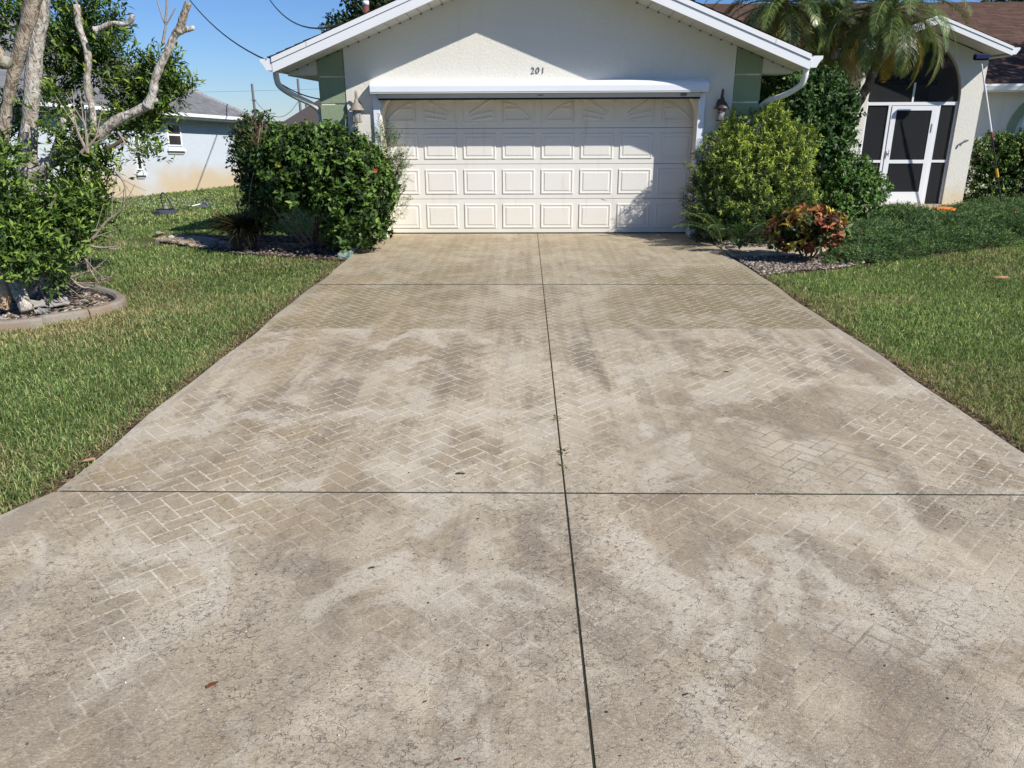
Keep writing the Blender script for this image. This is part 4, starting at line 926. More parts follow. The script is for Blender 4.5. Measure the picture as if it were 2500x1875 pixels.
# ================================================================== TREE WITH PRUNED LIMBS
TY = 7.9
TG = [(.055, .10, .022), (.085, .155, .030), (.035, .07, .018), (.12, .20, .035)]
tree = empty('tree', tuple(grd(55, 650)), label='severely pruned pale barked tree with leafy regrowth in the curbed bed', cat='tree')
def limb(pts, rads, mat='bark_pale', name='limb', parent=tree, sides=12, Y=TY, jit=.10, n=6):
    P = spline([aty(p[0], p[1], p[2] if len(p) > 2 else Y) for p in pts], n); R0 = [msize(r*.80, Y) for r in rads]
    R = np.interp(np.linspace(0, len(pts)-1, len(P)), range(len(pts)), R0); R = R*(1.06+jit*.5*np.sin(np.arange(len(P))*1.9)+jit*.7*np.cos(np.arange(len(P))*.77))
    m = MB(); m.tube(P, list(R), sides, jit*.55); return m.build(name, M[mat], parent, smooth=True)
limb([(52, 668), (55, 600), (58, 520), (55, 420), (60, 330), (66, 240), (76, 120), (88, 10), (98, -60)], [30, 25, 23, 22, 20, 18, 18, 19, 18], name='trunk')
limb([(40, 640, 7.6), (15, 500, 7.5), (0, 380, 7.4), (12, 250, 7.4), (35, 140, 7.4), (62, 40, 7.4), (78, -50, 7.4)], [24, 18, 14, 13, 13, 16, 18], 'bark_brown', name='trunk')
limb([(-60, 60, 7.1), (-30, 100, 7.1), (0, 128, 7.1), (22, 138, 7.1)], [26, 24, 20, 10], 'bark_brown')
limb([(60, 380), (110, 350), (170, 315), (215, 290), (250, 262), (290, 243), (318, 228)], [20, 16, 13, 13, 12, 11, 10], 'bark_pale', sides=14)
limb([(318, 232), (330, 200), (334, 175), (345, 145), (365, 105), (378, 75), (388, 65)], [13, 10, 9.5, 9, 8.5, 8.5, 9], 'bark_pale', sides=14)
limb([(386, 70), (392, 50), (400, 25), (407, 5)], [10, 9, 8, 7.5], 'bark_brown'); limb([(388, 68), (402, 64), (420, 60)], [8, 6.5, 5], 'bark_pale'); limb([(318, 228), (328, 221), (341, 216)], [8, 6, 5], 'bark_pale')
limb([(300, 243), (290, 238), (285, 238)], [6, 5, 4])
limb([(205, 66), (218, 60), (245, 50), (268, 53), (282, 45), (287, 32)], [9, 6, 5.5, 5, 6, 5], 'bark_pale', Y=8.1)
limb([(352, 95), (355, 72), (358, 55), (352, 40), (342, 10), (338, -10)], [4, 3, 2.4, 2, 1.4, 1], 'twig', sides=6); limb([(357, 56), (368, 38), (380, 15)], [2, 1.6, 1], 'twig', sides=6); limb([(356, 50), (360, 20), (361, -10)], [2.6, 2.4, 2.2], 'twig', sides=6)
limb([(182, 330, 8.2), (200, 280, 8.2), (198, 230, 8.2), (188, 180, 8.2), (190, 120, 8.2), (172, 60, 8.2), (165, 10, 8.2)], [9, 8, 8, 9, 8, 8, 8])
limb([(150, 330, 8.2), (158, 270, 8.2), (150, 235, 8.2)], [5, 5, 5]); limb([(70, 420), (110, 350), (130, 290), (138, 255)], [12, 9, 8, 6])
limb([(225, 325), (250, 312), (275, 295)], [7, 5, 4], 'stem_dark')
limb([(92, 470), (110, 430), (118, 390)], [12, 8, 5])
# split stump with pale cut face
sp = [grd(6, 668), grd(60, 668)]
m = MB(); m.tube(spline([aty(60, 672, 7.05), aty(45, 640, 7.1), aty(28, 605, 7.2), aty(10, 570, 7.3)], 5), [msize(14, 7), ]*15+[msize(12, 7)], 10, .12); m.build('bark_slab', M['bark_pale'], tree, smooth=True)
m = MB(); m.tube(spline([aty(8, 664, 7.1), aty(10, 640, 7.1), aty(4, 615, 7.15), aty(-4, 590, 7.2)], 4), msize(13, 7), 9, .1); m.build('cut_stump', M['cutwood'], tree)
limb([(65, 632, 7.5), (62, 600, 7.5), (64, 570, 7.5), (66, 545, 7.5)], [5, 4, 4.5, 5], 'bark_brown', name='sucker_stem')
# bare pale twigs sweeping out to the right over the lawn
TW = [[(60, 640), (110, 590), (165, 540), (200, 515), (240, 500)], [(165, 540), (185, 560), (200, 590), (222, 598)], [(100, 585), (140, 605), (190, 612), (235, 600)], [(120, 598), (150, 580), (190, 560)], [(100, 585), (120, 610), (130, 650)],
      [(200, 515), (230, 478), (255, 460), (270, 430)], [(40, 560), (75, 600), (95, 640), (110, 660)], [(190, 530), (220, 535), (255, 532)], [(150, 600), (180, 590), (215, 575)], [(255, 285), (265, 300), (272, 312)], [(120, 420), (100, 470), (70, 520)],
      [(250, 370), (268, 395), (272, 425)], [(150, 600), (185, 622), (230, 608)], [(130, 500), (160, 515), (190, 540)], [(205, 320, 8.2), (220, 300, 8.2), (240, 285, 8.2)], [(170, 20, 8.2), (160, -10, 8.2)], [(190, 330), (170, 290), (160, 250)], [(190, 330), (185, 280), (178, 250)], [(175, 330), (205, 300), (215, 260)]]
for t in TW:
    Y0 = 7.3; P = spline([aty(p[0], p[1], p[2] if len(p) > 2 else Y0) for p in t], 5); L = len(P); m = MB(); m.tube(P, list(np.linspace(msize(3.2, Y0), msize(1.0, Y0), L)), 5, .1)
    for i in range(3, L-1, 2):
        a = P[i]; dd = (P[i]-P[i-2]); dd = dd/np.linalg.norm(dd)+np.random.default_rng(i*7+L).normal(size=3)*.55; m.tube([a, a+dd*.08, a+dd*.17+np.array([0, 0, .02])], [msize(1.1, Y0), msize(.8, Y0), msize(.5, Y0)], 4)
    m.build('twig', M['twig'], tree)
B1 = [blob(22, 60, 38, 45, 8.3), blob(10, 20, 40, 35, 8.3)]
B2 = [blob(165, 120, 58, 60, 8.5), blob(205, 75, 50, 45, 8.5), blob(225, 110, 38, 42, 8.5), blob(205, 20, 30, 30, 8.5), blob(122, 180, 28, 36, 8.5), blob(188, 150, 42, 26, 8.5), blob(118, 60, 20, 45, 8.5), blob(250, 130, 16, 18, 8.4), blob(160, 60, 26, 36, 8.5)]
B3 = [blob(300, 185, 36, 26, 8.42), blob(345, 205, 36, 28, 8.42), blob(378, 195, 24, 20, 8.42), blob(295, 235, 44, 28, 8.42), blob(345, 155, 16, 20, 8.42), blob(290, 282, 40, 22, 8.25), blob(325, 258, 26, 20, 8.25), blob(402, 195, 12, 10, 8.42), blob(322, 348, 18, 9, 7.6), blob(352, 138, 14, 12, 8.42)]
B4 = [blob(180, 330, 44, 30, 7.9), blob(205, 375, 28, 40, 7.9), blob(140, 300, 24, 20, 7.9), blob(120, 225, 30, 26, 8.4), blob(160, 430, 50, 40, 7.7), blob(135, 370, 30, 26, 8.2), blob(190, 440, 30, 28, 7.6), blob(100, 240, 22, 20, 7.5)]
B5 = [blob(120, 470, 60, 44, 7.4), blob(180, 460, 40, 34, 7.4), blob(30, 480, 44, 34, 7.2), blob(95, 535, 50, 34, 7.2), blob(36, 555, 44, 28, 7.0), blob(15, 430, 32, 50, 7.2), blob(10, 350, 24, 36, 7.3), blob(155, 505, 36, 26, 7.3), blob(100, 600, 22, 18, 7.3), blob(15, 540, 34, 44, 7.0)]
B6 = [blob(15, 290, 30, 40, 8.6), blob(30, 250, 22, 30, 8.6)]
yg = ((.26, .36, .05), .4)
crown('foliage', B1+B6, 300, 10, .20, .078, .025, TG, M['leaf_gloss'], tree, 21, young=yg, inner=.2, open_=.7, upbias=.6)
crown('foliage', B2, 560, 10, .23, .086, .026, TG, M['leaf_gloss'], tree, 22, young=yg, inner=.15, open_=.7, upbias=.75)
crown('foliage', B3, 560, 10, .20, .080, .025, TG, M['leaf_gloss'], tree, 23, young=yg, upbias=.8, inner=.15, open_=.7)
crown('foliage', B4, 470, 10, .18, .080, .026, TG, M['leaf_gloss'], tree, 24, young=yg, inner=.15, open_=.75, upbias=.5)
crown('foliage', B5, 900, 10, .17, .080, .028, [tuple(v*1.15 for v in c) for c in TG], M['leaf_gloss'], tree, 25, young=((.27, .40, .07), .5), inner=.2, open_=.75, upbias=.5)

# ---- concrete curb round the tree bed
cp = spline([(-7.4, 5.7, 0)]+[(x, y, 0) for x, y in RING[1:-1]]+[(-7.6, 8.9, 0)], 4)
curb = empty('bed_curb', (cp[0][0], cp[0][1], 0), label='weathered low concrete curb looping round the tree bed', cat='garden curb')
def curbseg(ps):
    m = MB(); prof = [(-.06, -.06), (.06, -.06), (.05, .02), (.028, .042), (-.028, .042), (-.05, .02)]; rings = []
    for i, p in enumerate(ps):
        d = ps[min(i+1, len(ps)-1)]-ps[max(i-1, 0)]; d /= np.linalg.norm(d); s = np.array([d[1], -d[0], 0]); rings.append([p+s*a+np.array([0, 0, b]) for a, b in prof])
    k = len(prof); fs = [(i*k+j, i*k+(j+1) % k, (i+1)*k+(j+1) % k, (i+1)*k+j) for i in range(len(ps)-1) for j in range(k)]+[tuple(range(k)), tuple((len(ps)-1)*k+j for j in range(k))]
    m.add([v for r in rings for v in r], fs); m.build('curb_section', M['curb'], curb)
for i in range(0, len(cp)-1, 6):
    ps = [p.copy() for p in cp[i:i+7]]
    if len(ps) > 2: ps[0] = ps[0]+(ps[1]-ps[0])*.05; curbseg(ps)
def rock(name, c, s, mat, seed, **kw):
    r = np.random.default_rng(seed); bm = bmesh.new(); bmesh.ops.create_icosphere(bm, subdivisions=2, radius=1)
    for v in bm.verts:
        k = 1+.22*math.sin(v.co.x*4+seed)+.16*math.cos(v.co.y*5+seed*2)+r.uniform(-.06, .06); v.co = Vector((v.co.x*s[0]*k, v.co.y*s[1]*k, v.co.z*s[2]*k))
    me = bpy.data.meshes.new(name); bm.to_mesh(me); bm.free(); return link(name, me, mat, None, loc=tuple(c), **kw)
# curled pale bark sheets on the mulch
def barksheet(x, y, s, rz, label):
    c = grd(x, y); m = MB(); n = 6; r = random.Random(int(x))
    V = [(c[0]+s*((i/n-.5)*math.cos(rz)-(j/n-.5)*.6*math.sin(rz))*(1+.25*r.uniform(-1, 1)), c[1]+s*((i/n-.5)*math.sin(rz)+(j/n-.5)*.6*math.cos(rz)), .0+s*.35*(.5-abs(j/n-.5))+r.uniform(0, .03)) for j in range(n+1) for i in range(n+1)]
    top = [(a, b, z+.006) for a, b, z in V]; f = [(j*(n+1)+i, j*(n+1)+i+1, (j+1)*(n+1)+i+1, (j+1)*(n+1)+i) for j in range(n) for i in range(n)]
    m.add(V, f); m.add(top, f); meta(m.build('bark_piece', M['paper']), label, 'bark', 'bark sheets lying in the tree bed')
barksheet(112, 672, .30, .6, 'large pale grey bark sheet lying on mulch near the curb'); barksheet(98, 688, .15, -.3, 'small pale bark scrap just below the large grey bark sheet')

# ================================================================== LEFT HEDGE AND POT
HG = [(.05, .105, .02), (.08, .155, .028), (.025, .055, .012), (.11, .19, .035)]
hedge = empty('hibiscus_hedge', tuple(grd(705, 535)), label='big rounded glossy green hibiscus hedge left of the garage door', cat='hedge')
HB = [blob(650, 345, 90, 60, 10.9, .7), blob(720, 358, 90, 72, 10.8, .7), blob(785, 385, 58, 70, 10.8, .6), blob(755, 435, 80, 62, 10.6, .6), blob(640, 390, 74, 60, 10.7, .6), blob(790, 450, 44, 50, 10.7, .5), blob(745, 500, 52, 30, 10.6, .35), blob(800, 488, 40, 40, 10.55, .35), blob(602, 345, 40, 60, 10.9, .5), blob(822, 400, 26, 56, 10.9, .4), blob(690, 302, 56, 26, 10.9, .5), blob(755, 318, 36, 24, 10.9, .4), blob(622, 312, 40, 28, 10.9, .4)]
crown('foliage', HB, 2600, 8, .11, .082, .046, HG, M['leaf_gloss'], hedge, 31, inner=.5, open_=1.05, young=((.20, .32, .06), .4))
crown('inner_shade_foliage', HB[:6]+HB[7:9], 900, 8, .12, .09, .05, [(.018, .04, .01), (.03, .06, .014)], M['leaf'], hedge, 131, inner=.05)  # hedge's inner leaves darkened: the shade inside is put into their colour
for k in range(38):
    r = random.Random(k); x0 = r.uniform(660, 770); x1 = x0+r.uniform(-90, 70); yy = r.uniform(10.3, 10.9); g = grd(x0, 535); g[2] = -.04; b = aty(x1, r.uniform(400, 470), yy); mid = (g+b)/2+np.array([r.uniform(-.08, .08), 0, .03]); m = MB(); m.tube(spline([g, mid, b], 4), [.011]*4+[.008]*5, 6); m.build('stem', M['twig'] if k % 3 else M['stem_dark'], hedge)
def flower(p, mat, parent, s=.035):
    m = MB()
    for k in range(5):
        a = 2*PI*k/5; d = np.array([math.cos(a), -.35, math.sin(a)]); m.add([p, p+d*s+np.array([-d[2], 0, d[0]])*s*.5, p+d*s*1.7, p+d*s+np.array([d[2], 0, -d[0]])*s*.5], [(0, 1, 2), (0, 2, 3)])
    m.tube([p, p+np.array([0, -s*1.3, 0])], [.004, .003], 5); m.build('flower', mat, parent)
flower(aty(919*.884, 368, 10.15), M['flower_red'], hedge, .018); flower(aty(682*.884, 359, 10.1), M['flower_yel'], hedge, .012)
hedge2 = empty('shrub', tuple(grd(540, 500)), label='dark upright shrub at the left end of the hibiscus hedge', cat='shrub')
crown('foliage', [blob(540, 300, 30, 42, 11.4, .4), blob(552, 350, 34, 60, 11.3, .4), blob(565, 400, 38, 60, 11.2, .4), blob(528, 335, 18, 34, 11.4, .35), blob(560, 280, 32, 28, 11.3, .35), blob(575, 440, 40, 50, 11.0, .4)], 850, 8, .12, .07, .034, [(.035, .07, .018), (.06, .10, .025), (.09, .12, .03)], M['leaf_gloss'], hedge2, 33)
for k in range(9):
    r = random.Random(k+50); g = grd(r.uniform(535, 570), 520); b = aty(r.uniform(505, 570), r.uniform(255, 300), 11.2); m = MB(); m.tube(spline([g, (g+b)/2+np.array([.05, 0, 0]), b], 4), .011, 6); m.build('stem', M['twig'] if k % 2 else M['stem_dark'], hedge2)
# dry reddish plume standing in front of it
pl = empty('grass_plume', tuple(grd(548, 530)), label='dry reddish seed plume on a tall stalk before the dark shrub', cat='plant')
m = MB()
for k in range(26):
    r = random.Random(k+90); a = aty(555+r.uniform(-4, 4), 330-r.uniform(0, 60), 10.7); m.tube([a, a+np.array([r.uniform(-.1, .16), r.uniform(-.05, .05), r.uniform(.02, .16)])], .003, 4)
m.build('plume', plain('plume_red', (.20, .10, .07), .9), pl); m = MB(); m.tube(spline([grd(536, 530), aty(538, 430, 10.7), aty(552, 350, 10.7), aty(562, 270, 10.7)], 5), .006, 5); m.build('stalk', M['twig'], pl)
# feathery podocarpus sprigs at the right end, by the door
fe = empty('shrub', tuple(grd(815, 520)), label='feathery needle leaved shrub between the hibiscus hedge and garage door', cat='shrub')
FB = [blob(838, 350, 22, 60, 11.5, .2), blob(850, 410, 18, 60, 11.4, .2), blob(822, 305, 20, 30, 11.6, .15), blob(862, 360, 10, 25, 11.5, .1), blob(845, 460, 14, 30, 11.4, .15)]
crown('foliage', FB, 330, 26, .20, .045, .008, [(.09, .16, .04), (.15, .24, .06), (.06, .11, .03)], M['leaf'], fe, 35, inner=.2, upbias=.9, open_=.8)
for a, b in (((845, 420), (886, 312)), ((850, 440), (862, 345)), ((835, 380), (842, 312)), ((815, 330), (812, 285)), ((858, 430), (876, 400)), ((700, 300), (703, 262)), ((742, 295), (745, 248)), ((770, 292), (768, 262)), ((724, 290), (722, 262))):
    P = spline([aty(*a, 11.4), (aty(*a, 11.4)+aty(*b, 11.4))/2+np.array([.02, 0, 0]), aty(*b, 11.4)], 8); m = MB(); m.tube(P, .004, 5); m.build('sprig_stem', M['twig'], fe)
    n = 70; t = rng.random(n); Pp = np.array(P)[(t*(len(P)-1)).astype(int)]; d = P[-1]-P[0]; d /= np.linalg.norm(d); q = rng.normal(size=(n, 3)); Dd = d[None]*.9+q*.6
    link('sprig', leafmesh('sprig', Pp, Dd, rng.normal(size=(n, 3)), np.full(n, .045), np.full(n, .008), pick([(.15, .24, .06), (.10, .17, .05)], n)), M['leaf'], fe)
# planter with dry grassy plant
pc = grd(530, 545); pot = empty('planter', tuple(pc), label='dark round planter with a shaggy dark grassy plant beside the hedge', cat='planter')
m = MB(); m.lathe(tuple(pc), [(.14, 0), (.16, .02), (.205, .30), (.225, .30), (.225, .345), (.20, .345), (.195, .31), (.01, .31)], 20); m.build('pot', M['pot'], pot, smooth=False)
n = 900; r = np.random.default_rng(3); a = r.uniform(0, 2*PI, n); Pq = np.stack([pc[0]+.16*np.sqrt(r.random(n))*np.cos(a), pc[1]+.16*np.sqrt(r.random(n))*np.sin(a), np.full(n, pc[2]+.3)], 1); Dq = np.stack([np.cos(a)*.7, np.sin(a)*.7, .3+r.random(n)], 1)+r.normal(size=(n, 3))*.25
link('grassy_tuft', leafmesh('tuft', Pq, Dq, np.tile([0, 0, 1.], (n, 1))+r.normal(size=(n, 3))*.3, .18+.25*r.random(n), np.full(n, .011), pick([(.05, .055, .02), (.09, .07, .035), (.03, .04, .015)], n), droop=.5), M['leaf'], pot)
for k in range(7):
    rr = random.Random(k+9); b = aty(rr.uniform(492, 520), rr.uniform(380, 440), 10.6); m = MB(); m.tube(spline([pc+np.array([0, 0, .3]), (pc+b)/2+np.array([0, 0, .12]), b], 5), .004, 5); m.build('stalk', M['stem_dark'], pot)
# edging stones and rubble near the pot
RL = ['left brown rubble stone at the grass edge below the pad', 'small grey rubble stone second from the left of the row', 'largest dark rubble stone next to the planter', 'rubble stone touching the planter foot on its left', 'flat rubble stone on the pad side above the row', 'rubble stone at the left tip of the pad', 'farthest left rubble stone in the dry grass', 'low grey rubble stone in front of the row']
for k, (x, y, s) in enumerate([(395, 532, .06), (420, 537, .05), (455, 535, .08), (480, 533, .06), (415, 525, .05), (370, 520, .05), (345, 512, .06), (440, 540, .045)]):
    c = grd(x, y); rock('stone', (c[0], c[1], .0), (s*1.3, s, s*.55), M['concrete'] if k % 2 else M['curb'], k+3, label=RL[k], cat='stone', group='rubble stones by the concrete pad')

# ---- green painted splash block and the clay-coloured pipe piece by the jamb
sb2 = empty('splash_block', (-2.43, 10.75, 0), label='long green painted concrete splash block lying along the driveway edge', cat='splash block')
for (a0, b0, a1, b1) in ((-2.40, 10.15, -2.445, 10.72), (-2.448, 10.735, -2.49, 11.35)):
    c = np.array([(a0+a1)/2-.035, (b0+b1)/2, .005]); d = np.array([a1-a0, b1-b0, 0]); L = np.linalg.norm(d); d /= L; m = MB(); m.obox(c, d, [-d[1], d[0], 0], [0, 0, 1], L/2, .085, .045); m.obox(c+np.array([d[1]*.07, -d[0]*.07, .052]), d, [-d[1], d[0], 0], [0, 0, 1], L/2-.003, .014, .008); m.build('block_length', M['slabgreen'], sb2, bevel=.006)
pp = empty('log', (-2.45, 11.66, .06), label='short grey hollow log resting against the left shutter rail foot', cat='log')
m = MB(); c = np.array([-2.40, 11.62, .085]); d = np.array([.55, .75, .30]); d /= np.linalg.norm(d); P = [c-d*.17, c, c+d*.17]; m.tube(P, [.082, .086, .08], 14, .05, caps=False); m.tube([p+d*.0 for p in P], [.062, .064, .06], 14, .03, caps=True); m.build('shell', M['bark_brown'], pp, smooth=True)
rock('stone', (-2.56, 11.45, .02), (.13, .10, .09), M['curb'], 44, label='grey brown rock behind the splash block under the hedge', cat='stone')

# ================================================================== LAWN TOOLS
sc_ = grd(358, 464); SCl = empty('surface_cleaner', tuple(sc_), label='flat round dark surface cleaner with looped hose lying on the left lawn', cat='cleaning machine')
z = sc_[2]+.03
m = MB(); m.lathe((sc_[0], sc_[1], z), [(.25, 0), (.26, .01), (.26, .055), (.22, .075), (.10, .085), (.01, .087)], 28); m.build('deck', M['wand'] if 0 else plain('deck_grey', (.06, .07, .09), .45), SCl, smooth=False)
m = MB(); m.lathe((sc_[0]+.03, sc_[1], z+.085), [(.05, 0), (.05, .05), (.03, .07), (.01, .07)], 14); m.build('hub', M['steel'], SCl)
m = MB(); m.tube(spline([(sc_[0]-.03, sc_[1], z+.12), (sc_[0]-.05, sc_[1], z+.30), (sc_[0]-.03, sc_[1], z+.42), (sc_[0]+.03, sc_[1], z+.44), (sc_[0]+.10, sc_[1], z+.33), (sc_[0]+.17, sc_[1], z+.15), (sc_[0]+.22, sc_[1], z+.08)], 5), .014, 8); m.build('hose', M['wand'], SCl, smooth=True)
m = MB(); m.tube([(sc_[0]-.18, sc_[1]-.05, z+.09), (sc_[0]+.20, sc_[1]-.05, z+.10)], .012, 8); m.tube([(sc_[0]-.18, sc_[1]+.05, z+.09), (sc_[0]+.20, sc_[1]+.05, z+.10)], .012, 8); m.build('handle_bar', M['wand'], SCl)
a = grd(398, 457); b = grd(440, 452); Wd = empty('pressure_wand', tuple(a), label='spray wand with white tube and grey trigger gun lying on the lawn', cat='spray wand')
za = a[2]+.07; m = MB(); m.tube([(a[0], a[1], za), (a[0]*.6+b[0]*.4, a[1]*.6+b[1]*.4, za+.02)], .011, 8); m.build('lance', M['wand'], Wd)
m = MB(); m.tube([(a[0]*.6+b[0]*.4, a[1]*.6+b[1]*.4, za+.02), (a[0]*.15+b[0]*.85, a[1]*.15+b[1]*.85, za+.03)], .015, 8); m.build('tube', M['white'], Wd)
c = b+np.array([0, 0, .09]); m = MB(); m.obox(c, [1, .2, .1], [-.2, 1, 0], [0, 0, 1], .10, .025, .03); m.tube(spline([c+np.array([-.05, 0, 0]), c+np.array([.02, 0, .07]), c+np.array([.09, 0, .06]), c+np.array([.12, 0, -.02])], 4), .022, 8); m.build('trigger_gun', plain('gun_grey', (.12, .14, .18), .5), Wd)

# ================================================================== RIGHT PLANTING
def shrub(nm, label, cat, base, blobs, n, lpt, tl, L, W, pal, mat, seed, nst=10, stem='stem_dark', **kw):
    t = empty(nm, tuple(base), label=label, cat=cat); crown('foliage', blobs, n, lpt, tl, L, W, pal, M[mat], t, seed, **kw)
    r = random.Random(seed)
    for k in range(nst):
        g = np.array(base)+np.array([r.uniform(-.15, .15), r.uniform(-.1, .1), -.03]); bl = blobs[r.randrange(len(blobs))]; e = np.array(bl[0])+np.array([r.uniform(-.2, .2), 0, 0]); m = MB(); m.tube(spline([g, (g+e)/2+np.array([r.uniform(-.08, .08), 0, 0]), e], 4), [.014]*4+[.009]*5, 6); m.build('stem', M[stem], t)
    return t
# dark vine shrub climbing the garage corner, behind
VB = [blob(1668, 185, 34, 26, 12.9, .3), blob(1700, 172, 34, 22, 12.9, .3), blob(1735, 210, 60, 42, 13.6, .5), blob(1790, 240, 55, 48, 13.6, .5), blob(1700, 245, 55, 45, 13.4, .5), blob(1750, 300, 75, 50, 13.5, .5), blob(1808, 300, 28, 45, 13.6, .4), blob(1770, 180, 40, 28, 13.8, .4), blob(1680, 185, 34, 24, 13.2, .35), blob(1665, 225, 26, 30, 13.0, .3), blob(1820, 225, 22, 30, 13.7, .3), blob(1846, 252, 8, 6, 13.7, .1), blob(1700, 205, 40, 25, 13.2, .4)]
shrub('climbing_shrub', 'dark heart leaved climbing shrub over the right downspout behind the podocarpus', 'shrub', (4.6, 13.6, 0), VB, 2000, 8, .13, .085, .055, [(.035, .08, .022), (.055, .12, .03), (.08, .15, .04)], 'leaf_gloss', 41)
# bright podocarpus
PB = [blob(1600, 400, 85, 80, 11.7, .6), blob(1680, 360, 62, 70, 12.0, .6), blob(1560, 350, 48, 48, 11.7, .5), blob(1650, 290, 45, 45, 12.1, .45), blob(1590, 318, 32, 40, 11.9, .3), blob(1540, 430, 55, 65, 11.6, .5), blob(1620, 470, 90, 50, 11.5, .55), blob(1700, 430, 55, 60, 11.8, .5), blob(1720, 320, 32, 34, 12.1, .4), blob(1578, 290, 16, 24, 11.8, .15), blob(1668, 262, 22, 22, 12.2, .2), blob(1525, 480, 32, 38, 11.5, .3), blob(1590, 282, 9, 34, 11.8, .08), blob(1668, 258, 12, 34, 12.2, .1), blob(1640, 270, 9, 26, 12.1, .08), blob(1706, 296, 10, 26, 12.1, .1), blob(1548, 352, 9, 20, 11.7, .08)]
shrub('podocarpus_shrub', 'bushy podocarpus with lime green young tips right of the garage door', 'shrub', (3.75, 11.7, 0), PB, 2900, 16, .14, .062, .013, [(.05, .095, .025), (.08, .145, .035), (.035, .065, .018)], 'leaf', 42, young=((.60, .70, .12), .9), zy=(.15, 1.1), inner=.7, upbias=.5)
crown('young_foliage', [PB[i] for i in (0, 1, 2, 3, 4, 8, 9, 10, 12, 13, 14, 15)], 480, 24, .17, .062, .012, [(.34, .46, .08), (.46, .56, .11), (.26, .38, .07)], M['leaf'], bpy.data.objects['podocarpus_shrub'], 143, inner=.88, upbias=1.3, open_=.95, zy=None)
crown('inner_shade_foliage', PB, 1500, 13, .13, .065, .014, [(.03, .055, .015), (.045, .08, .02)], M['leaf'], bpy.data.objects['podocarpus_shrub'], 142, inner=.15)  # dark fill leaves, their colour standing in for shade deep in the bush
# small branches reaching over the driveway side
for a, b in (((1510, 440), (1470, 470)), ((1515, 380), (1480, 355)), ((1530, 350), (1560, 300)), ((1560, 430), (1540, 370)), ((1560, 480), (1640, 465)), ((1600, 480), (1655, 505))):
    P = spline([aty(*a, 11.3), (aty(*a, 11.3)+aty(*b, 11.3))/2+np.array([0, 0, .03]), aty(*b, 11.3)], 8); n = 110; t = rng.random(n); Pp = np.array(P)[(t*(len(P)-1)).astype(int)]; d = P[-1]-P[0]; d /= np.linalg.norm(d)
    o = bpy.data.objects['podocarpus_shrub']; link('sprig', leafmesh('sprig', Pp, d[None]*.9+rng.normal(size=(n, 3))*.7, rng.normal(size=(n, 3)), np.full(n, .06), np.full(n, .011), pick([(.2, .28, .06), (.12, .18, .045)], n)), M['leaf'], o); m = MB(); m.tube(P, .004, 5); m.build('sprig_stem', M['twig'], o)
# round leaved shrub before the porch
RB = [blob(1820, 400, 62, 62, 13.4, .5), blob(1860, 430, 48, 48, 13.2, .45), blob(1790, 370, 45, 45, 13.5, .45), blob(1838, 372, 38, 34, 13.5, .4), blob(1790, 450, 50, 40, 13.0, .45), blob(1888, 405, 20, 26, 13.3, .3)]
shrub('shrub', 'rounded mid green shrub with small oval leaves beside the screen door', 'shrub', (5.8, 13.3, 0), RB, 1500, 8, .11, .07, .038, [(.07, .16, .03), (.11, .22, .045), (.05, .11, .025)], 'leaf_gloss', 43, young=((.2, .32, .06), .4))
# croton
cr = grd(1745, 562); cb = [blob(1742, 492, 76, 41, 9.9, .38), blob(1700, 508, 42, 24, 9.9, .32), blob(1790, 498, 34, 30, 9.9, .32), blob(1748, 474, 48, 20, 9.9, .32)]
crt = empty('croton', tuple(cr), label='low croton bush with red orange and yellow leaves at the bed corner', cat='shrub')
crown('foliage', cb, 200, 12, .085, .105, .044, [(.10, .14, .03), (.07, .10, .025), (.22, .04, .03), (.34, .07, .04), (.44, .30, .05), (.09, .035, .022), (.52, .44, .08), (.10, .14, .035), (.07, .045, .022), (.06, .09, .025), (.20, .05, .03)], M['leaf_gloss'], crt, 51, inner=.55, upbias=.2, open_=1.15, young=((.55, .22, .09), .2))
crown('foliage', [blob(1745, 498, 66, 34, 9.9, .36)], 90, 10, .10, .12, .042, [(.05, .08, .02), (.10, .04, .025), (.04, .05, .018)], M['leaf_gloss'], crt, 52, inner=.1)
for dx in (-.16, -.05, .06, .14): m = MB(); m.tube(spline([cr+np.array([dx*.3, 0, -.02]), cr+np.array([dx*.8, 0, .12]), cr+np.array([dx*1.8, .03, .32])], 4), .015, 8); m.build('stem', M['stem_dark'], crt)
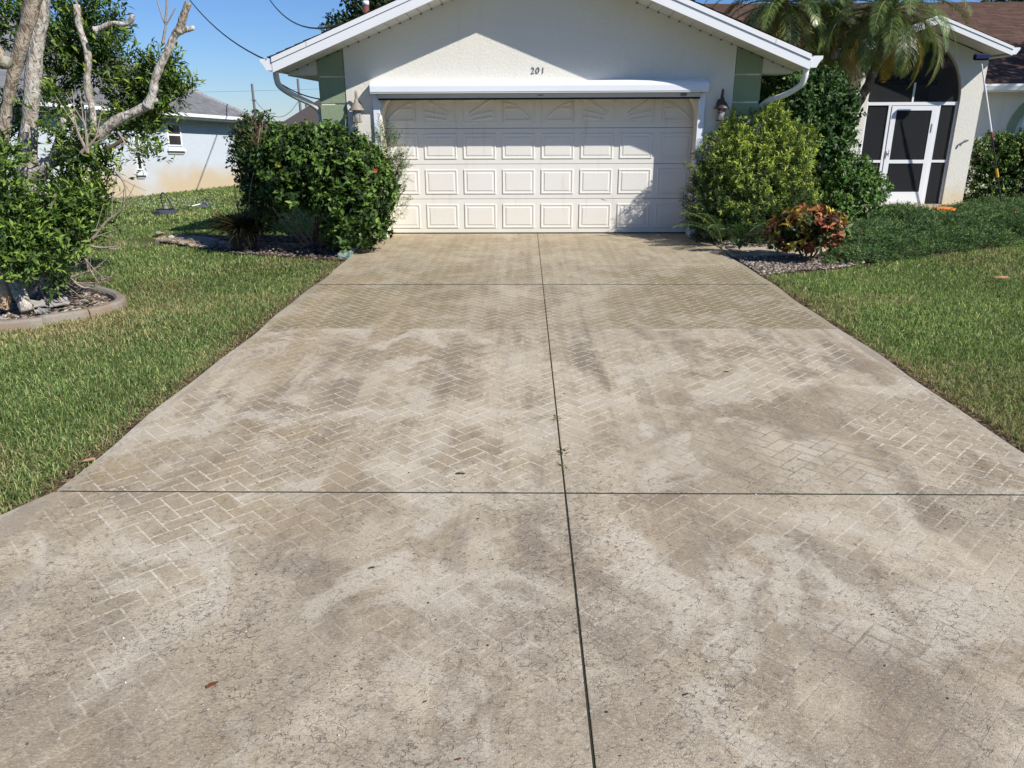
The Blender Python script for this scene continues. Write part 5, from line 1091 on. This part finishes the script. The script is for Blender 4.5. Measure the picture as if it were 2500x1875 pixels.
# junipers: low spreading mounds of needle sprays
def juniper(poly, label, seed, hmax, n):
    r = np.random.default_rng(seed); P = scatter(poly, n, seed)
    pc_ = np.array(poly); 
    def edge_d(P):
        D = np.full(len(P), 9.); 
        for i in range(len(poly)):
            a, b = np.array(poly[i]), np.array(poly[(i+1) % len(poly)]); ab = b-a; t = np.clip(((P-a)@ab)/(ab@ab), 0, 1); D = np.minimum(D, np.hypot(*(P-a-t[:, None]*ab).T))
        return D
    nc = max(6, int(n/210)); Cc = scatter(poly, nc, seed+5); dd_ = np.hypot(P[:, None, 0]-Cc[None, :, 0], P[:, None, 1]-Cc[None, :, 1]); ci = dd_.argmin(1); dc = dd_.min(1); cr_ = .55+.6*r.random(len(Cc)); keep = (r.random(n) < np.clip(1.6-dc/.30, .03, 1)); P, ci, dc = P[keep], ci[keep], dc[keep]
    H = hmax*np.clip(edge_d(P)/.4, 0.05, 1)**.5*cr_[ci]*np.clip(1.2-(dc/.36)**2, .15, 1.2); n = len(P)
    Z = -.03+H*(.35+.65*r.random(n)); rd = (P-Cc[ci])/(dc[:, None]+.02); dirs = np.concatenate([rd*.8+r.normal(size=(n, 2))*.35, (.02+.42*r.random((n, 1)))], 1); dirs /= np.linalg.norm(dirs, axis=1)[:, None]
    k = 12; Pi = np.repeat(np.concatenate([P, Z[:, None]], 1), k, 0); Di = np.repeat(dirs, k, 0); t = np.tile(np.linspace(0, 1, k), n)[:, None]; q = r.normal(size=(n*k, 3))
    col = np.repeat(pick([(.08, .17, .06), (.14, .25, .085), (.035, .08, .03), (.24, .33, .12)], n, r, .4), k, 0)*(1+.3*(r.random((n*k, 1))-.5)); dd = np.repeat(r.random((n, 1)) < .03, k, 0); col = np.where(dd, (.16, .10, .06), col)
    link('juniper', leafmesh('juniper', Pi+Di*t*.13, Di*.9+q*.6, r.normal(size=(n*k, 3)), .035+.025*r.random(n*k), np.full(n*k, .0095), col), M['leaf'], label=label, cat='ground cover', kind='stuff')
gp = lambda *q: [tuple(grd(*p)[:2]) for p in q]
juniper(gp((1795, 578), (1805, 556), (1815, 530), (1850, 500), (1900, 470), (1960, 470), (2010, 488), (2060, 492), (2120, 480), (2250, 475), (2330, 520), (2212, 528), (2100, 545), (1990, 558), (1880, 575)), 'spreading blue green juniper mat between the croton and right lawn', 61, .27, 19000)
juniper(gp((2030, 462), (2070, 452), (2110, 444), (2250, 442), (2350, 460), (2330, 490), (2200, 486), (2090, 486)), 'farther juniper mound in front of the wing wall right of the porch', 62, .17, 8000)
juniper(gp((1890, 478), (1905, 462), (1935, 458), (1990, 476), (1960, 488)), 'small juniper tuft below the screen door', 63, .2, 1500)
# clipped hedge right of the porch
hr = empty('hedge', (11, 17, 0), label='clipped green hedge under the arched window at the far right', cat='hedge')
HRB = [((9.85+i*.42, 17.0, .62), (.55, .4, .66)) for i in range(8)]+[((9.95+i*.42, 16.95, 1.02), (.45, .38, .36)) for i in range(7)]
crown('foliage', HRB, 4200, 8, .10, .07, .038, [(.04, .09, .02), (.07, .14, .028), (.10, .18, .035)], M['leaf_gloss'], hr, 71, inner=.6, young=((.30, .40, .06), .5))
crown('inner_shade_foliage', HRB, 2200, 8, .10, .07, .04, [(.02, .045, .012), (.03, .06, .015)], M['leaf'], hr, 72, inner=.1)  # second crown in darker greens, painting the shade within the clipped hedge
for k in range(8): m = MB(); x = 10.3+k*.7; m.tube([(x, 17.2, -.05), (x+.05, 17.2, .8)], .02, 6); m.build('stem', M['stem_dark'], hr)

# ---- palms
def frond(base, az, el, L, droop, nl, ll, lw, pal, parent, r, name='frond'):
    h = np.array([math.cos(az), math.sin(az), 0]); P = []; p = np.array(base, float); n = 16; e = el
    for i in range(n+1):
        P.append(p.copy()); p = p+(h*math.cos(e)+np.array([0, 0, math.sin(e)]))*L/n; e -= droop/n*(.5+i/n)
    P = np.array(P); m = MB(); m.tube(list(P), list(np.linspace(.012, .003, n+1)), 5)
    t = np.repeat(np.linspace(.12, 1, nl), 2); sd = np.tile([-1, 1], nl); i = np.clip((t*n).astype(int), 0, n-1); fr = t*n-i
    Pp = P[i]+(P[np.minimum(i+1, n)]-P[i])*fr[:, None]; Tn = P[np.minimum(i+1, n)]-P[i]; Tn /= np.linalg.norm(Tn, axis=1)[:, None]
    side = np.cross(Tn, [0, 0, 1.]); side /= np.linalg.norm(side, axis=1)[:, None]+1e-9; upv = np.cross(side, Tn)
    D = side*sd[:, None]*.85+Tn*.75+upv*.12+r.normal(size=(len(t), 3))*.07; l = ll*np.sin(np.clip(t*.9+.12, 0, 1)*PI)**.6*(.85+.3*r.random(len(t)))
    c = pick(pal, len(t), r, .2)
    # three-segment drooping leaflets
    D /= np.linalg.norm(D, axis=1)[:, None]; w_ = np.full(len(t), lw); s2 = np.cross(D, upv); s2 /= np.linalg.norm(s2, axis=1)[:, None]
    a0 = Pp; a1 = a0+D*l[:, None]*.5; a2 = a1+(D*.8+np.array([0, 0, -.45]))*l[:, None]*.5
    V = np.stack([a0-s2*w_[:, None]*.25, a0+s2*w_[:, None]*.25, a1-s2*w_[:, None]*.5, a1+s2*w_[:, None]*.5, a2], 1).reshape(-1, 3); b = np.arange(len(t))[:, None]*5
    T = np.concatenate([b+[[0, 1, 3]], b+[[0, 3, 2]], b+[[2, 3, 4]]], 0)
    f = m.build(name, M['twig'] if 0 else plain_rachis, parent); link('leaflets', arrays('leaflets', V, T, np.repeat(c, 5, 0)), M['palm_leaf'], f)
plain_rachis = plain('palm_rachis', (.20, .22, .07), .6)
PG = [(.13, .20, .05), (.20, .28, .08), (.07, .12, .035)]; M['palm_leaf'] = leafmat('palm_leaf', .36, .22, .5)
def palm(crown_p, trunk_pts, label, nf, L, seed, el0=-.5, trad=.075):
    t = empty('palm_tree', tuple(trunk_pts[0]), label=label, cat='palm tree', group='date palms between garage and porch'); r = np.random.default_rng(seed)
    P = spline(trunk_pts, 8); m = MB(); m.tube(P, [trad*(1+.12*math.sin(i*2.1)) for i in range(len(P))], 12, .12); m.build('trunk', M['palm_trunk'], t)
    for i in range(nf):
        az = i*2.39996+r.uniform(-.2, .2); u_ = (i+.5)/nf; el = 1.3-1.95*u_**.85+r.uniform(-.12, .12)
        old = u_ > .90; frond(crown_p, az, el, L*(.85+.35*r.random()), 1.7+.7*r.random(), 84, .25, .0115, [(.55, .36, .05), (.30, .22, .05)] if old else PG if u_ < .75 else [(.16, .19, .05), (.24, .25, .07)], t, r)
    return t
c1 = aty(1925, 22, 14.9); palm(c1, [np.array([5.65, 14.8, -.03]), aty(1838, 262, 14.8), aty(1872, 190, 14.85), aty(1902, 110, 14.9), c1], 'leaning pygmy date palm with drooping fronds before the entry arch', 50, 1.55, 81)
c2_ = aty(1690, 8, 15.6); palm(c2_, [np.array([c2_[0]+.1, 15.6, -.03]), np.array([c2_[0]+.15, 15.6, 1.5]), c2_], 'date palm standing behind the right garage eave', 50, 1.5, 82)
c3_ = aty(1800, 40, 16.2); palm(c3_, [np.array([c3_[0]-.2, 16.2, -.03]), np.array([c3_[0]-.1, 16.2, 1.7]), c3_], 'shaded date palm crown between the other two palms', 44, 1.4, 83)
def seedling(base, azs, L, label, seed):
    t = empty('palm_seedling', tuple(base), label=label, cat='palm', group='small palm seedlings under the podocarpus'); r = np.random.default_rng(seed)
    for a, e in azs: frond(base, a, e, L*(.85+.3*r.random()), 1.35, 30, .24, .016, [(.035, .085, .03), (.05, .11, .04), (.08, .15, .06)], t, r)
seedling((2.98, 10.62, .03), [(-2.5, 1.1), (-1.9, .8), (-1.3, 1.0), (-.6, 1.1), (-2.2, 1.3), (.2, 1.2)], .62, 'small feathery palm seedling drooping over the driveway edge on gravel', 91)
seedling((2.84, 11.05, .03), [(3.1, 1.1), (-2.9, .8), (2.8, .9), (-2.5, 1.2), (-2.1, .9)], .80, 'small palm seedling fanning across the right foot of the garage door', 92)

# trees behind the house
def backtree(blobs, base, label, n, seed, trunk_r=.12):
    t = empty('tree', tuple(base), label=label, cat='tree', group='trees showing over the roofs'); crown('crown', blobs, n, 8, .35, .16, .09, [(.025, .05, .018), (.045, .08, .022), (.07, .11, .03)], M['leaf'], t, seed, inner=.4)
    m = MB(); top = np.mean([b[0] for b in blobs], 0); m.tube([base, (np.array(base)+top)/2, top], [trunk_r*1.4, trunk_r, trunk_r*.6], 8); m.build('trunk', M['stem_dark'], t)
q = [blob(795, 12, 22, 22, 27), blob(780, 0, 26, 18, 27), blob(822, 8, 20, 16, 27), blob(850, 0, 20, 12, 27), blob(740, 62, 26, 12, 27), blob(728, 56, 14, 8, 27), blob(762, 60, 18, 14, 27)]
backtree(q, (-6.6, 27.5, -.4), 'dark tree showing above the left garage roof edge behind the vent', 420, 95)
q = [blob(2195, -4, 60, 10, 34), blob(2240, -8, 60, 14, 34)]
backtree(q, (21, 34, -.1), 'tree crown just showing above the ridge at the top right', 300, 96)

backtree([((17.6, 15.2, 8.2), (2.0, 1.6, .9)), ((20.2, 15.4, 8.4), (1.8, 1.5, .9)), ((15.9, 15.0, 7.9), (1.1, .9, .6))], (18.5, 15.3, -.05), 'broad tree beyond the right edge that shades the right wing roof', 1300, 97)
# ---- extension brush leaning on the small gable
b0 = np.array([9.62, 15.75, 0.0]); b1 = aty(2119, 128, 15.72); br = empty('extension_brush', tuple(b0), label='long pole brush with navy head leaning against the porch gable', cat='brush')
at = lambda t: b0+(b1-b0)*t
m = MB(); m.tube([at(.03), at(.52)], .014, 10); m.build('lower_pole', M['wand'], br); m = MB(); m.tube([at(.52), at(.84)], .019, 10); m.build('upper_pole', M['white'], br); m = MB(); m.tube([at(.84), at(.97)], .013, 10); m.build('neck', M['shutter'], br)
m = MB(); m.tube([at(0), at(.03)], .012, 8); m.build('tip', M['white'], br); m = MB(); m.tube([at(.22), at(.28)], .024, 10); m.build('grip', M['yellow'], br); m = MB(); m.tube([at(.49), at(.53)], .022, 10); m.build('collar', M['orange'] if 0 else plain('collar_rust', (.25, .07, .03), .5), br)
m = MB(); m.box(b1[0]-.15, b1[0]+.15, b1[1]-.05, b1[1]+.04, b1[2]-.02, b1[2]+.10); m.build('brush_head', M['bluebrush'], br, bevel=.03)
# orange sponge-like block and cable on the path
c = grd(2030, 467); rock('coral_block', (c[0], c[1]-.1, .07), (.20, .12, .07), M['orange'], 5, label='rough bright orange block on the path below the porch', cat='block')
m = MB(); m.tube(spline([(c[0]-.65, c[1]+.1, .02), (c[0]-.45, c[1], .03), (c[0]-.3, c[1]+.15, .02), (c[0]-.15, c[1]+.05, .02)], 5), .012, 6); meta(m.build('hose', M['wire']), 'thin dark hose curling beside the orange block', 'hose')

# ---- leaves, weeds and crumbs on the driveway and lawns
def fallen(x, y, s, rz, mat, label, z=.003):
    c = atz(x, y, z); r = random.Random(int(x*7)); n = 10; m = MB(); pts = []
    for k in range(n):
        a = 2*PI*k/n; rr = s*(.5+.28*math.cos(a)**2)*(1+r.uniform(-.28, .28)); pts.append((c[0]+rr*math.cos(a)*math.cos(rz)-rr*.5*math.sin(a)*math.sin(rz), c[1]+rr*math.cos(a)*math.sin(rz)+rr*.5*math.sin(a)*math.cos(rz), z+s*.12*r.random()+.001))
    ctr = (c[0], c[1], z+s*.16); m.add(pts+[ctr]+[(p[0], p[1], z) for p in pts], [(k, (k+1) % n, n) for k in range(n)]+[(k, (k+1) % n, n+1+(k+1) % n, n+1+k) for k in range(n)]); meta(m.build('fallen_leaf', M[mat]), label, 'leaf', 'fallen leaves')
fallen(455, 1480, .026, .8, 'deadleaf', 'curled red brown leaf alone on the near left driveway'); fallen(994, 1023, .030, .1, 'darkleaf', 'slim dark leaf left of the centre joint above the cross joint')
fallen(803, 1226, .018, .3, 'darkleaf', 'small dark leaf fragment on the left driveway slab below the cross joint'); fallen(990, 1640, .012, .3, 'deadleaf', 'tiny dark leaf crumb near the bottom of the driveway left of the joint')
fallen(919, 1515, .010, .5, 'darkleaf', 'tiny leaf crumb between the red leaf and centre joint'); fallen(193, 993, .045, .4, 'tanleaf', 'curled tan leaf on the left driveway edge near the grass', .0)
fallen(2164, 600, .14, -.2, 'tanleaf', 'pinkish tan leaf lying alone on the right lawn', .03); fallen(1480, 1500, .012, .3, 'darkleaf', 'small dark crumb on the right slab beside the centre joint')
fallen(1568, 803, .03, .1, 'darkleaf', 'thin dark sliver on the cross joint right of the centre line'); fallen(1715, 612, .04, .1, 'darkleaf', 'small dark twig on the driveway near the right gravel')
def weed(x, y, s, label, seed):
    c = atz(x, y, 0); r = np.random.default_rng(seed); n = 22; a = r.uniform(0, 2*PI, n); D = np.stack([np.cos(a), np.sin(a), .25+.3*r.random(n)], 1)
    link('weed', leafmesh('weed', np.tile([c[0], c[1], -.004], (n, 1))+r.normal(size=(n, 3))*[.003, .02, 0], D, np.tile([0, 0, 1.], (n, 1)), s*(.5+r.random(n)), np.full(n, .006), pick([(.10, .12, .03), (.16, .15, .05), (.06, .08, .02)], n)), M['leaf'], label=label, cat='weed', group='weeds in the centre joint')
weed(1203, 903, .032, 'farthest weed tuft sprouting from the centre joint', 1); weed(1215, 977, .036, 'middle weed tuft sprouting from the centre joint', 2); weed(1216, 1008, .028, 'nearest weed tuft in the centre joint above the cross joint', 3)
r = np.random.default_rng(5); n = 520; pt = np.stack([r.uniform(-2.2, 2.7, n), 1.6+10*r.random(n)**1.6], 1)
link('debris', chips('debris', pt, .004, .0025, .0018, [(.06, .05, .04), (.12, .09, .06), (.55, .52, .48)], .0022, 6), M['chips'], label='scattered tiny dark and white crumbs over the driveway', cat='debris', kind='stuff')
# clippings and dead thatch along the grass edge
n = 5200; y = r.uniform(3.0, 9.9, n); x = np.where(r.random(n) < .6, XL-.04-np.abs(r.normal(0, .05, n)), XR+.04+np.abs(r.normal(0, .04, n)))
link('thatch', chips('thatch', np.stack([x, y], 1), .022, .004, .003, [(.12, .075, .045), (.22, .16, .09), (.05, .033, .02), (.04, .03, .018)], -.035, 8), M['chips'], label='brown dry thatch and clippings along both driveway edges', cat='thatch', kind='stuff')
n = 420; P_ = [grd(*q) for q in zip(r.uniform(230, 470, n), r.uniform(430, 452, n))]; P_ = np.array(P_)
link('wildflowers', leafmesh('wildflowers', P_+np.array([0, 0, .07]), r.normal(size=(n, 3))+[0, 0, .3], r.normal(size=(n, 3)), np.full(n, .035), np.full(n, .03), pick([(.55, .55, .5), (.4, .42, .33)], n)), M['leaf'], label='tiny whitish flower heads in the grass by the blue house', cat='flowers', kind='stuff')
